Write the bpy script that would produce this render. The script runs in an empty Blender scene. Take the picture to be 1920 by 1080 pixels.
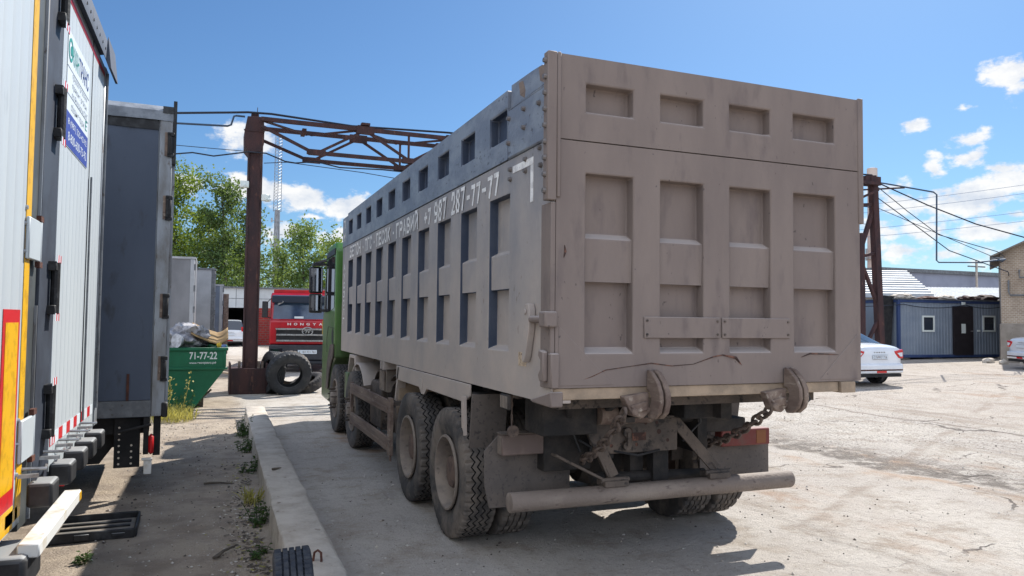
import bpy, bmesh, math, random
from mathutils import Vector, Matrix, noise
random.seed(7)
S = bpy.context.scene
COL = S.collection
PI = math.pi

# ------------------------------------------------------------------ camera
F = Vector((0.370895, 0.927646, 0.043698)); RT = Vector((0.928297, -0.371676, 0.011056)); UP = Vector((-0.026498, -0.036464, 0.998984))
cd = bpy.data.cameras.new("camera"); cam = bpy.data.objects.new("camera", cd); COL.objects.link(cam)
cam.matrix_world = Matrix(((RT.x, UP.x, -F.x, 0), (RT.y, UP.y, -F.y, 0), (RT.z, UP.z, -F.z, 1.84), (0, 0, 0, 1)))
cd.sensor_width = 36; cd.lens = 1396.88 / 1920 * 36; cd.clip_start = 0.05; cd.clip_end = 6000
S.camera = cam
S.view_settings.view_transform = 'Standard'; S.view_settings.look = 'None'
S.view_settings.exposure = 0.80; S.view_settings.gamma = 1
S.cycles.max_bounces = 6; S.cycles.diffuse_bounces = 3; S.cycles.glossy_bounces = 3; S.cycles.transparent_max_bounces = 8
S.cycles.caustics_reflective = False; S.cycles.caustics_refractive = False

# ------------------------------------------------------------------ sky and sun
SUN = Vector((0.795, 0.66, 1.0)).normalized()
sl = bpy.data.lights.new("sun", 'SUN'); sl.energy = 4.2; sl.angle = math.radians(0.53); sl.color = (1.0, 0.95, 0.88)
so = bpy.data.objects.new("sun", sl); COL.objects.link(so); so.rotation_euler = SUN.to_track_quat('Z', 'Y').to_euler()
so.location = (40, 30, 60)
W = bpy.data.worlds.new("World"); S.world = W; W.use_nodes = True
wt = W.node_tree; wn = wt.nodes; wl = wt.links
for n in list(wn): wn.remove(n)
def N(t, **k):
    n = wn.new(t)
    for a, b in k.items(): setattr(n, a, b)
    return n
sky = N('ShaderNodeTexSky', sky_type='NISHITA', sun_disc=False, sun_elevation=math.asin(SUN.z), sun_rotation=math.atan2(SUN.x, SUN.y), altitude=100, air_density=1.0, dust_density=0.6, ozone_density=2.2)
tc = N('ShaderNodeTexCoord'); sp = N('ShaderNodeSeparateXYZ'); wl.new(tc.outputs['Generated'], sp.inputs[0])
def M(op, a, b=None, c=None):
    n = N('ShaderNodeMath', operation=op)
    for i, v in enumerate((a, b, c)):
        if v is None: continue
        if hasattr(v, 'links'): wl.new(v, n.inputs[i])
        else: n.inputs[i].default_value = v
    return n.outputs[0]
def VM(op, a, b):
    n = N('ShaderNodeVectorMath', operation=op)
    for i, v in enumerate((a, b)):
        if v is None: continue
        if hasattr(v, 'links'): wl.new(v, n.inputs[i])
        else: n.inputs[i].default_value = v
    return n
az = M('ARCTAN2', sp.outputs[0], sp.outputs[1]); el = M('ARCSINE', sp.outputs[2])
cb = N('ShaderNodeCombineXYZ'); wl.new(az, cb.inputs[0]); wl.new(el, cb.inputs[1])
def noi(scale, detail, rough, off=(0, 0, 0), ystr=1.5):
    m = N('ShaderNodeMapping'); wl.new(cb.outputs[0], m.inputs[0]); m.inputs['Location'].default_value = off; m.inputs['Scale'].default_value = (1, ystr, 1)
    t = N('ShaderNodeTexNoise'); t.inputs['Scale'].default_value = scale; t.inputs['Detail'].default_value = detail; t.inputs['Roughness'].default_value = rough
    wl.new(m.outputs[0], t.inputs['Vector']); return t
warp = noi(16, 4, .6, (3, 1, 0))
w1 = VM('SUBTRACT', warp.outputs['Color'], (.5, .5, .5)); w2 = VM('MULTIPLY', w1.outputs[0], (.05, .03, 0)); pw = VM('ADD', cb.outputs[0], w2.outputs[0])
CL = [(478,262,58,32,1),(368,340,42,22,.8),(498,358,74,28,1.05),(572,368,56,22,1),(440,348,36,26,1),(655,388,44,20,1),(570,442,60,22,1),(640,452,40,22,1),(582,405,26,5,.7),
 (1895,152,42,25,.9),(1912,140,26,18,.9),(1707,237,19,10,.75),(1830,258,34,10,.75),(1818,292,30,15,.8),(1757,315,20,24,.9),(1885,310,26,10,.7),(1810,205,18,5,.5),(1835,370,70,28,1.1),(1905,345,46,26,1),(1795,385,34,16,.9),
 (1690,385,46,22,.7),(1668,352,34,16,.65),(1725,430,54,20,.75),(1870,430,58,20,1),(1680,470,60,18,.7),(1790,478,60,14,.65),(1880,485,50,12,.6),(1640,430,40,20,.6),(1905,395,30,10,.6)]
def dirof(u, v):
    return (F + RT * ((u - 960) / 1396.88) - UP * ((v - 540) / 1396.88)).normalized()
fld = None
CLD = [(math.atan2(d.x, d.y), math.asin(d.z), ru / 1396.88 * 1.12, rv / 1396.88 * 1.2, s) for d, ru, rv, s in ((dirof(u, v), ru, rv, s) for u, v, ru, rv, s in CL)]
CLD += [(-1.1, .28, .12, .05, 1), (-1.6, .2, .16, .06, 1), (-2.2, .3, .13, .05, 1), (2.4, .25, .14, .05, 1), (1.35, .2, .12, .05, 1), (1.7, .33, .1, .05, 1), (3.0, .3, .1, .05, 1)]
for a, e, ra, re, s in CLD:
    d = VM('SUBTRACT', pw.outputs[0], (a, e, 0)); q = VM('MULTIPLY', d.outputs[0], (1 / ra, 1 / re, 0)); L = VM('LENGTH', q.outputs[0], None)
    v = M('MULTIPLY', M('SUBTRACT', 1.0, L.outputs['Value']), s)
    fld = v if fld is None else M('MAXIMUM', fld, v)
n1 = noi(22, 7, .62, (0, 0, 0)); n2 = noi(22, 7, .62, (-.011, -.022, 0))
den = M('ADD', fld, M('MULTIPLY', M('SUBTRACT', n1.outputs['Fac'], .5), 3.0))
mr = N('ShaderNodeMapRange', interpolation_type='SMOOTHSTEP'); wl.new(den, mr.inputs[0]); mr.inputs[1].default_value = .02; mr.inputs[2].default_value = .55
shade = M('SUBTRACT', n1.outputs['Fac'], n2.outputs['Fac'])
ms = N('ShaderNodeMapRange'); wl.new(M('ADD', M('MULTIPLY', shade, 2.2), M('MULTIPLY', den, -.25)), ms.inputs[0]); ms.inputs[1].default_value = -.55; ms.inputs[2].default_value = .12
cc = N('ShaderNodeMix', data_type='RGBA'); wl.new(ms.outputs[0], cc.inputs[0]); cc.inputs[6].default_value = (3.9, 4.2, 4.7, 1); cc.inputs[7].default_value = (5.7, 5.65, 5.55, 1)
mx = N('ShaderNodeMix', data_type='RGBA'); wl.new(M('MULTIPLY', mr.outputs[0], .94), mx.inputs[0]); 
tint = N('ShaderNodeMix', data_type='RGBA', blend_type='MULTIPLY'); tint.inputs[0].default_value = 1; wl.new(sky.outputs[0], tint.inputs[6]); tint.inputs[7].default_value = (.345, .495, .63, 1)
wl.new(tint.outputs[2], mx.inputs[6]); wl.new(cc.outputs[2], mx.inputs[7])
# bright cloud bank added in the unseen sky behind the camera as fill light
bd = VM('DOT_PRODUCT', tc.outputs['Generated'], (-.62, -.78, .0)); n3 = noi(3.2, 6, .6, (1, 5, 0))
bk = M('ADD', bd.outputs['Value'], M('MULTIPLY', M('SUBTRACT', n3.outputs['Fac'], .5), .9))
mb = N('ShaderNodeMapRange', interpolation_type='SMOOTHSTEP'); wl.new(bk, mb.inputs[0]); mb.inputs[1].default_value = .0; mb.inputs[2].default_value = .22
bmx = N('ShaderNodeMix', data_type='RGBA'); wl.new(mb.outputs[0], bmx.inputs[0]); wl.new(mx.outputs[2], bmx.inputs[6]); bmx.inputs[7].default_value = (6.5, 7.2, 8.6, 1)
bg = N('ShaderNodeBackground'); wl.new(bmx.outputs[2], bg.inputs[0]); bg.inputs[1].default_value = 0.105
wo = N('ShaderNodeOutputWorld'); wl.new(bg.outputs[0], wo.inputs[0])

# ------------------------------------------------------------------ helpers
def lin(r, g, b):
    f = lambda c: ((c / 255 + .055) / 1.055) ** 2.4 if c > 10 else c / 255 / 12.92
    return (f(r), f(g), f(b), 1)
def mat(name, base, rough=.7, c2=None, ns=3.0, lo=.4, hi=.65, c3=None, ns3=14, lo3=.58, hi3=.7, bump=0.0, bs=40, metal=0.0, streak=(1, 1, 1), spec=.4, coat=0, world=False, alpha=None, detail=6):
    m = bpy.data.materials.new(name); m.use_nodes = True; t = m.node_tree; nn = t.nodes; ll = t.links
    b = nn['Principled BSDF']; b.inputs['Roughness'].default_value = rough; b.inputs['Metallic'].default_value = metal; b.inputs['Specular IOR Level'].default_value = spec
    if coat: b.inputs['Coat Weight'].default_value = coat; b.inputs['Coat Roughness'].default_value = .08
    tcn = nn.new('ShaderNodeNewGeometry' if world else 'ShaderNodeTexCoord'); vec = tcn.outputs['Position' if world else 'Object']
    mp = nn.new('ShaderNodeMapping'); mp.inputs['Scale'].default_value = streak; ll.new(vec, mp.inputs[0])
    col = None
    def layer(prev, c, scale, lo, hi, off):
        no = nn.new('ShaderNodeTexNoise'); no.inputs['Scale'].default_value = scale; no.inputs['Detail'].default_value = detail; no.inputs['Roughness'].default_value = .62
        mo = nn.new('ShaderNodeVectorMath'); mo.inputs[1].default_value = off; ll.new(mp.outputs[0], mo.inputs[0]); ll.new(mo.outputs[0], no.inputs['Vector'])
        r = nn.new('ShaderNodeMapRange'); r.inputs[1].default_value = lo; r.inputs[2].default_value = hi; ll.new(no.outputs['Fac'], r.inputs[0])
        mi = nn.new('ShaderNodeMix'); mi.data_type = 'RGBA'; ll.new(r.outputs[0], mi.inputs[0])
        if hasattr(prev, 'links'): ll.new(prev, mi.inputs[6])
        else: mi.inputs[6].default_value = prev
        mi.inputs[7].default_value = c
        return mi.outputs[2]
    col = base
    if c2: col = layer(col, c2, ns, lo, hi, (0, 0, 0))
    if c3: col = layer(col, c3, ns3, lo3, hi3, (9.3, 4.1, 2.2))
    if hasattr(col, 'links'): ll.new(col, b.inputs['Base Color'])
    else: b.inputs['Base Color'].default_value = col
    if bump:
        no = nn.new('ShaderNodeTexNoise'); no.inputs['Scale'].default_value = bs; no.inputs['Detail'].default_value = 4; ll.new(vec, no.inputs['Vector'])
        bu = nn.new('ShaderNodeBump'); bu.inputs['Strength'].default_value = bump; bu.inputs['Distance'].default_value = .02; ll.new(no.outputs['Fac'], bu.inputs['Height']); ll.new(bu.outputs[0], b.inputs['Normal'])
    return m

class MB:
    def __init__(s): s.v = []; s.f = []; s.m = []; s.mi = 0
    def add(s, vs, fs):
        o = len(s.v); s.v += [tuple(v) for v in vs]
        for f in fs: s.f.append(tuple(i + o for i in f)); s.m.append(s.mi)
        return s
    def box(s, x0, x1, y0, y1, z0, z1):
        return s.add([(x0,y0,z0),(x1,y0,z0),(x1,y1,z0),(x0,y1,z0),(x0,y0,z1),(x1,y0,z1),(x1,y1,z1),(x0,y1,z1)], [(0,3,2,1),(4,5,6,7),(0,1,5,4),(1,2,6,5),(2,3,7,6),(3,0,4,7)])
    def obox(s, c, size, rot=None):
        R = rot or Matrix.Identity(3); h = [k / 2 for k in size]; c = Vector(c)
        vs = [c + R @ Vector((sx*h[0], sy*h[1], sz*h[2])) for sz in (-1,1) for sx, sy in ((-1,-1),(1,-1),(1,1),(-1,1))]
        return s.add(vs, [(0,3,2,1),(4,5,6,7),(0,1,5,4),(1,2,6,5),(2,3,7,6),(3,0,4,7)])
    def bar(s, p, q, w, h=None, up=(0, 0, 1)):
        p = Vector(p); q = Vector(q); d = q - p; y = d.normalized(); u = Vector(up)
        if abs(y.dot(u)) > .98: u = Vector((1, 0, 0))
        x = y.cross(u).normalized(); z = x.cross(y)
        return s.obox((p + q) / 2, (w, d.length, h or w), Matrix((x, y, z)).transposed())
    def tube(s, pts, r, n=8, cap=True):
        pts = [Vector(p) for p in pts]; vs = []; fs = []; k = len(pts); pu = None
        for i, p in enumerate(pts):
            d = (pts[min(i+1,k-1)] - pts[max(i-1,0)]).normalized()
            a = pu if pu is not None else (Vector((0,0,1)) if abs(d.z) < .9 else Vector((1,0,0)))
            x = d.cross(a)
            if x.length < 1e-4: x = d.cross(Vector((0, 1, 0)))
            x.normalize(); y = x.cross(d).normalized(); pu = y
            rr = r[i] if isinstance(r, (list, tuple)) else r
            for j in range(n):
                t = 2*PI*j/n; vs.append(p + (x*math.cos(t) + y*math.sin(t))*rr)
        for i in range(k-1):
            for j in range(n):
                a = i*n+j; b = i*n+(j+1)%n; fs.append((a, b, b+n, a+n))
        if cap: fs += [tuple(range(n-1,-1,-1)), tuple((k-1)*n+j for j in range(n))]
        return s.add(vs, fs)
    def lathe(s, prof, n=32, M4=None, close=False, shift=None, mf=None):
        # profile (a, r) turned round the x axis
        vs = []; fs = []; k = len(prof); M4 = M4 or Matrix.Identity(4)
        for i in range(n):
            t = 2*PI*i/n
            for j, (a, r) in enumerate(prof):
                if shift: a, r = shift(i, j, a, r)
                vs.append(M4 @ Vector((a, r*math.cos(t), r*math.sin(t))))
        for i in range(n):
            i2 = (i+1) % n
            for j in range(k if close else k-1):
                j2 = (j+1) % k; fs.append((i*k+j, i2*k+j, i2*k+j2, i*k+j2))
        f0 = len(s.f); s.add(vs, fs)
        if mf:
            kk = k if close else k-1
            for q in range(len(fs)): s.m[f0+q] = mf(q % kk)
        return s
    def prism(s, poly, d0, d1, ax='x', M4=None):
        mp = {'x': lambda a, b, d: (d, a, b), 'y': lambda a, b, d: (a, d, b), 'z': lambda a, b, d: (a, b, d)}[ax]
        n = len(poly); vs = [Vector(mp(a, b, d)) for d in (d0, d1) for a, b in poly]
        if M4: vs = [M4 @ v for v in vs]
        return s.add(vs, [tuple(range(n-1,-1,-1)), tuple(range(n, 2*n))] + [(i, (i+1)%n, (i+1)%n+n, i+n) for i in range(n)])
    def recess(s, us, vs_, depth, fn, slope=0.0, wall=0):
        # panelled sheet over grid lines us x vs_: depth[(i, j)] sinks a cell; stepped cells get walls between them; fn(u, v, d) -> point
        nu, nv = len(us)-1, len(vs_)-1; D = lambda i, j: depth.get((i, j), 0.) if 0 <= i < nu and 0 <= j < nv else 0.
        for i in range(nu):
            for j in range(nv):
                a, b, c, d = us[i], us[i+1], vs_[j], vs_[j+1]; k = D(i, j); lo = D(i, j-1); e = slope if k > lo + .01 else 0
                s.mi = wall if k > 0 and depth.get('back') else 0
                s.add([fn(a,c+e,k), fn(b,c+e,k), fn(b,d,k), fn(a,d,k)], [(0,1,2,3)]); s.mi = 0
                if k > lo: s.add([fn(a,c,lo), fn(b,c,lo), fn(b,c+e,k), fn(a,c+e,k)], [(0,1,2,3)])
                elif lo > k: s.mi = wall; s.add([fn(a,c,lo), fn(b,c,lo), fn(b,c,k), fn(a,c,k)], [(0,1,2,3)]); s.mi = 0
                up = D(i, j+1)
                if k > up and j == nv-1: s.add([fn(a,d,up), fn(b,d,up), fn(b,d,k), fn(a,d,k)], [(0,1,2,3)])
                s.mi = wall
                for q, o in ((a, D(i-1, j)), (b, D(i+1, j))):
                    if k > o: s.add([fn(q,c,o)] + ([fn(q,c,lo)] if e and lo > o else []) + [fn(q,c+e,k), fn(q,d,k), fn(q,d,o)], [tuple(range(5 if e and lo > o else 4))])
                s.mi = 0
        return s
    def build(s, name, mats, parent=None, bevel=0, ang=35, weld=False, seg=1):
        me = bpy.data.meshes.new(name); me.from_pydata(s.v, [], s.f); me.validate()
        for k in (mats if isinstance(mats, (list, tuple)) else [mats]): me.materials.append(k)
        if len(me.polygons) == len(s.m): me.polygons.foreach_set('material_index', s.m)
        bm = bmesh.new(); bm.from_mesh(me)
        if weld: bmesh.ops.remove_doubles(bm, verts=bm.verts, dist=2e-4)
        bmesh.ops.recalc_face_normals(bm, faces=bm.faces); bm.to_mesh(me); bm.free()
        me.polygons.foreach_set('use_smooth', [True]*len(me.polygons)); me.set_sharp_from_angle(angle=math.radians(ang))
        o = bpy.data.objects.new(name, me); COL.objects.link(o)
        if parent: o.parent = parent
        if bevel:
            b = o.modifiers.new('bevel', 'BEVEL'); b.width = bevel; b.segments = seg; b.limit_method = 'ANGLE'; b.angle_limit = math.radians(40); b.harden_normals = False
        return o
def thing(name, label, cat, loc=(0,0,0), rz=0, group=None):
    o = bpy.data.objects.new(name, None); COL.objects.link(o); o.location = loc; o.rotation_euler = (0, 0, rz)
    o.empty_display_size = .2
    return tag(o, label, cat, group)
def tag(o, label, cat, group=None):
    o['label'] = label; o['category'] = cat
    if group: o['group'] = group
    return o
def copy_tree(o, parent=None):
    c = o.copy(); COL.objects.link(c)
    if parent: c.parent = parent
    for ch in o.children: copy_tree(ch, c)
    return c
def text(name, body, size, mtl, parent, M4, extr=.002, sx=1.0, align='LEFT', offset=0.0):
    cu = bpy.data.curves.new(name, 'FONT'); cu.body = body; cu.size = size; cu.extrude = extr; cu.align_x = align; cu.offset = offset
    tmp = bpy.data.objects.new(name, cu); COL.objects.link(tmp); bpy.context.view_layer.update()
    me = bpy.data.meshes.new_from_object(tmp.evaluated_get(bpy.context.evaluated_depsgraph_get()))
    bpy.data.objects.remove(tmp); bpy.data.curves.remove(cu)
    me.transform(M4 @ Matrix.Diagonal((sx, 1, 1, 1))); me.materials.clear(); me.materials.append(mtl)
    o = bpy.data.objects.new(name, me); COL.objects.link(o)
    if parent: o.parent = parent
    return o
def frame(o, x, y):   # text frame: origin, writing direction, up direction
    x = Vector(x).normalized(); y = Vector(y).normalized(); z = x.cross(y); o = Vector(o)
    return Matrix(((x.x, y.x, z.x, o.x), (x.y, y.y, z.y, o.y), (x.z, y.z, z.z, o.z), (0, 0, 0, 1)))
def gz(x): 
    t = max(0., min(1., (x - 6) / 24)); return .45 * t
"""END1"""
# ------------------------------------------------------------------ materials
DUST = lin(150, 138, 128)
def zdust(m, z0, z1, c, amount=1.0, ns=2.2):
    # dust thrown up on the lower part of a vehicle: thicker towards the wheels, broken up by noise
    t = m.node_tree; nn = t.nodes; ll = t.links; b = nn['Principled BSDF']
    tcn = nn.new('ShaderNodeTexCoord'); s = nn.new('ShaderNodeSeparateXYZ'); ll.new(tcn.outputs['Object'], s.inputs[0])
    no = nn.new('ShaderNodeTexNoise'); no.inputs['Scale'].default_value = ns; no.inputs['Detail'].default_value = 7; no.inputs['Roughness'].default_value = .65; ll.new(tcn.outputs['Object'], no.inputs['Vector'])
    r = nn.new('ShaderNodeMapRange'); r.inputs[1].default_value = z1; r.inputs[2].default_value = z0; r.clamp = False; ll.new(s.outputs[2], r.inputs[0])
    a = nn.new('ShaderNodeMath'); a.operation = 'MULTIPLY_ADD'; ll.new(no.outputs['Fac'], a.inputs[0]); a.inputs[1].default_value = 1.3; a.inputs[2].default_value = -.65
    a2 = nn.new('ShaderNodeMath'); a2.operation = 'ADD'; a2.use_clamp = True; ll.new(a.outputs[0], a2.inputs[0]); ll.new(r.outputs[0], a2.inputs[1])
    a3 = nn.new('ShaderNodeMath'); a3.operation = 'MULTIPLY'; ll.new(a2.outputs[0], a3.inputs[0]); a3.inputs[1].default_value = amount
    mi = nn.new('ShaderNodeMix'); mi.data_type = 'RGBA'; ll.new(a3.outputs[0], mi.inputs[0]); mi.inputs[7].default_value = c
    old = b.inputs['Base Color']
    if old.is_linked: ll.new(old.links[0].from_socket, mi.inputs[6])
    else: mi.inputs[6].default_value = old.default_value
    ll.new(mi.outputs[2], b.inputs['Base Color'])
    return m
def chips(m, c, scale, lo, streak=(1, 1, .6)):
    # small scattered paint chips and specks
    t = m.node_tree; nn = t.nodes; ll = t.links; b = nn['Principled BSDF']; tcn = nn.new('ShaderNodeTexCoord'); mp = nn.new('ShaderNodeMapping'); mp.inputs['Scale'].default_value = streak; ll.new(tcn.outputs['Object'], mp.inputs[0])
    no = nn.new('ShaderNodeTexNoise'); no.inputs['Scale'].default_value = scale; no.inputs['Detail'].default_value = 2; ll.new(mp.outputs[0], no.inputs['Vector'])
    n2 = nn.new('ShaderNodeTexNoise'); n2.inputs['Scale'].default_value = scale*.12; ll.new(mp.outputs[0], n2.inputs['Vector']); ad = nn.new('ShaderNodeMath'); ad.operation = 'MULTIPLY_ADD'; ll.new(n2.outputs['Fac'], ad.inputs[0]); ad.inputs[1].default_value = .35; ad.inputs[2].default_value = -.175
    a2 = nn.new('ShaderNodeMath'); a2.operation = 'ADD'; ll.new(ad.outputs[0], a2.inputs[0]); ll.new(no.outputs['Fac'], a2.inputs[1])
    r = nn.new('ShaderNodeMapRange'); r.inputs[1].default_value = lo; r.inputs[2].default_value = lo + .04; ll.new(a2.outputs[0], r.inputs[0]); mi = nn.new('ShaderNodeMix'); mi.data_type = 'RGBA'; ll.new(r.outputs[0], mi.inputs[0]); mi.inputs[7].default_value = c
    old = b.inputs['Base Color']
    if old.is_linked: ll.new(old.links[0].from_socket, mi.inputs[6])
    else: mi.inputs[6].default_value = old.default_value
    ll.new(mi.outputs[2], b.inputs['Base Color']); return m
def top_dust_light(m, c, amount=.8):
    # paler upward faces: lying dust, and top light put into the colour
    t = m.node_tree; nn = t.nodes; ll = t.links; b = nn['Principled BSDF']
    g = nn.new('ShaderNodeNewGeometry'); s = nn.new('ShaderNodeSeparateXYZ'); ll.new(g.outputs['True Normal'], s.inputs[0])
    r = nn.new('ShaderNodeMapRange'); r.inputs[1].default_value = .3; r.inputs[2].default_value = .8; r.inputs[4].default_value = amount; ll.new(s.outputs[2], r.inputs[0])
    mi = nn.new('ShaderNodeMix'); mi.data_type = 'RGBA'; ll.new(r.outputs[0], mi.inputs[0]); mi.inputs[7].default_value = c
    old = b.inputs['Base Color']
    if old.is_linked: ll.new(old.links[0].from_socket, mi.inputs[6])
    else: mi.inputs[6].default_value = old.default_value
    ll.new(mi.outputs[2], b.inputs['Base Color'])
    return m
m_side = top_dust_light(zdust(chips(mat('side_paint', lin(126,126,130), .6, lin(146,142,141), 2.5, .4, .65, lin(160,154,150), 9, .58, .75, bump=.22, bs=6, streak=(1,1,.35)), lin(92,88,88), 22, .70), .9, 3.3, lin(186,172,160), .9), lin(178,168,160))
m_ext = mat('board_paint', lin(112,118,129), .5, lin(132,138,146), 5, .42, .6, lin(86,88,96), 26, .6, .68, bump=.2, bs=50, streak=(1,.6,1))
m_wallin = mat('recess_wall_dark', lin(56,66,84), .5, lin(72,80,94), 3, .45, .7, bump=.1)  # darker tone on recess walls and on the backs of the board openings
m_gate = top_dust_light(chips(mat('gate_dust', lin(120,108,102), .82, lin(134,121,113), 1.8, .36, .66, lin(110,99,95), 7, .54, .72, bump=.3, bs=5, streak=(1,1,.3)), lin(92,83,80), 30, .72), lin(172,162,156), .8)
m_tan = mat('sill_lit_tan', lin(166,146,124), .85, lin(142,126,108), 6, .4, .6, bump=.3)  # sunlit tone of the rear sill put into this tan, shared elsewhere
m_chas = mat('chassis_dust', lin(80,73,68), .85, lin(106,95,86), 3, .4, .62, lin(50,47,46), 12, .55, .65, bump=.4, bs=50)
m_chasd = mat('chassis_dark', lin(42,41,41), .85, lin(66,61,57), 4, .42, .62, bump=.3)
m_frame = mat('weathered_bars', lin(128,112,100), .8, lin(100,84,76), 8, .42, .6, lin(160,148,135), 18, .58, .7, bump=.3, streak=(1,.15,1))
m_flap = mat('flap_rubber', lin(88,82,78), .8, lin(108,99,92), 2.5, .4, .65, lin(75,70,68), 30, .55, .65, bump=.2)
m_tyre = mat('tyre_rubber', lin(64,62,62), .85, lin(104,97,90), 4, .42, .66, lin(118,110,102), 10, .6, .75, bump=.2, bs=120)
m_tyred = mat('dusty_tyre_rubber', lin(66,64,63), .9, lin(118,109,100), 4, .4, .62, lin(86,80,76), 14, .55, .7, bump=.2, bs=120)
m_tyrek = mat('old_tyre_rubber', lin(38,40,44), .7, lin(62,62,64), 5, .45, .7, bump=.15, bs=80)
m_groove = mat('tread_groove_shade', lin(40,39,39), .95)  # darker groove faces put the shade of a deep tread into the colour
m_rim = mat('rim_dust', lin(142,130,118), .8, lin(120,110,102), 6, .42, .62, lin(95,88,82), 20, .6, .7, bump=.2)
m_hub = mat('hub_shade_dust', lin(108,90,80), .85, lin(84,70,64), 10, .42, .62, bump=.3)
m_bolt = mat('bolt_metal', lin(118,112,110), .5, lin(110,104,100), 20, metal=.4)
m_pipe = mat('bumper_paint', lin(122,110,101), .7, lin(142,130,119), 5, .45, .62, lin(90,78,72), 22, .6, .68, bump=.3, streak=(.4,1,1))
m_chain = mat('chain_steel', lin(110,96,86), .7, lin(80,70,66), 20, metal=.2, bump=.3)
m_white = mat('stencil_paint', lin(232,230,226), .7, lin(200,198,196), 12, .45, .6, lin(160,160,164), 40, .62, .68)
m_green = zdust(mat('cab_green', lin(64,112,40), .35, lin(72,120,48), 3, coat=.4), .3, 2.2, lin(112,112,96), .8)
m_glass = mat('dark_glass', lin(26,30,36), .06, spec=.8)
m_black = mat('black_plastic', lin(34,35,37), .5, lin(52,52,54), 8, bump=.1)
m_red = mat('red_lens', lin(112,50,44), .55, lin(104,66,58), 8, .45, .65)
m_brown = mat('lamp_dust', lin(104,90,84), .7, lin(122,106,98), 8, .45, .65)
m_gold = mat('plate_label', lin(196,176,150), .7, lin(150,130,110), 20, .5, .6)
m_crack = mat('scratch', lin(66,50,46), .9, lin(120,84,70), 14, .5, .6)
m_copper = mat('rust', lin(96,58,44), .85, lin(70,44,38), 7, .4, .6, lin(128,84,60), 18, .6, .7, bump=.4)

# ------------------------------------------------------------------ wheel builders
def tyre_profile(R, w, rb):
    h = w / 2
    side = [(-h*.70, rb), (-h*.80, rb*1.04), (-h*.97, rb + (R-rb)*.40), (-h, rb + (R-rb)*.58), (-h*.96, R*.93), (-h*.90, R*.985)]
    g = []; nb = 5; e = h*.84
    for k in range(4):
        c = -e + 2*e*(k+1)/nb; q = w*.024
        g += [(c-q, R), (c-q*.7, R-.016), (c+q*.7, R-.016), (c+q, R)]
    prof = side + [(-e, R*.998)] + g + [(e, R*.998)] + [(-a, r) for a, r in reversed(side)]
    inner = [(h*.72, rb*.985), (h*.8, rb+(R-rb)*.5), (h*.6, R-.045), (-h*.6, R-.045), (-h*.8, rb+(R-rb)*.5), (-h*.72, rb*.985)]
    return prof + inner, len(side), len(side)+1, len(side)+1+len(g)
def make_tyre(R, w, rb, n=168, amp=.016, lug=.03):
    prof, ls, g0, g1 = tyre_profile(R, w, rb); np_ = len(prof)
    def sh(i, j, a, r):
        if g0 <= j < g1: a += amp * (0, 1, 0, -1)[i % 4]
        if j in (g0-1, g1, ls-1, g1+1) and i % 4 == 1: r -= lug*.7; 
        if j in (ls-2, g1+2) and i % 4 == 1: r -= lug*.25
        return a, r
    return MB().lathe(prof, n, close=True, shift=sh, mf=lambda j: 1 if g0 <= j < g1 and (j-g0) % 4 != 3 else 0)
def make_aggr(R, w, rb, n=120):
    # block tread: deep slots across the tread
    prof, ls, g0, g1 = tyre_profile(R, w, rb)
    def sh(i, j, a, r):
        if g0-1 <= j <= g1 and (i + (2 if a > 0 else 0)) % 5 == 0: r -= .018
        if j in (ls-1, g1+1) and (i + (2 if a > 0 else 0)) % 5 == 0: r -= .02
        return a, r
    return MB().lathe(prof, n, close=True, shift=sh)
TYR = {}
def tyre_obj(key, parent, fn, m, loc=(0, 0, 0)):
    if key not in TYR:
        o = fn().build('tyre', [m, m_groove], parent, ang=30); TYR[key] = o.data
    else:
        o = bpy.data.objects.new('tyre', TYR[key]); COL.objects.link(o); o.parent = parent
    o.location = loc
    return o
def rear_rim():
    b = MB()
    b.lathe([(-.135,.315), (-.15,.312), (-.152,.295), (-.135,.288), (-.10,.27), (.06,.258), (.085,.24), (.09,.19), (.07,.14), (-.08,.135), (-.10,.125), (-.108,.09), (-.11,.0)], 48, mf=lambda j: 0 if j < 5 else 1 if j < 8 else 2)  # shade of the deep dish put into the darker disc and hub colours
    return b
def front_rim():
    return MB().lathe([(-.125,.315), (-.14,.31), (-.142,.295), (-.12,.285), (-.06,.275), (-.05,.25), (-.09,.21), (-.12,.19), (-.125,.13), (-.17,.12), (-.20,.09), (-.205,.0)], 48)
def lugs(n, r, x0, x1, rad):
    b = MB()
    for k in range(n):
        t = 2*PI*k/n; c = (r*math.cos(t), r*math.sin(t)); b.tube([(x0, *c), (x1, *c)], [rad, rad*.8], 6)
    return b
RIM = {}
def truck_wheel(parent, loc, kind, flip=False, tkey='rib', tm=None):
    key = 'r' if kind == 'rear' else 'f'
    if key not in RIM:
        w = (rear_rim() if key == 'r' else front_rim()).build('wheel', [m_rim, m_chas, m_hub], parent, ang=30); RIM[key] = w.data
        lg = (lugs(10, .165, .08, .03, .014) if key == 'r' else lugs(10, .158, -.11, -.225, .013)).build('lug_bolts', m_hub if key == 'r' else m_chas, w); RIM[key+'l'] = lg.data
    else:
        w = bpy.data.objects.new('wheel', RIM[key]); COL.objects.link(w); w.parent = parent
        lg = bpy.data.objects.new('lug_bolts', RIM[key+'l']); COL.objects.link(lg); lg.parent = w
    w.location = loc; w.rotation_euler = (random.uniform(0, 6), 0, PI if flip else 0)
    if tkey == 'rib': tyre_obj('rib'+(tm.name if tm else ''), w, lambda: make_tyre(.545, .30, .30), tm or m_tyre)
    else: tyre_obj('aggr', w, lambda: make_aggr(.545, .30, .30), m_tyred)
    return w

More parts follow.
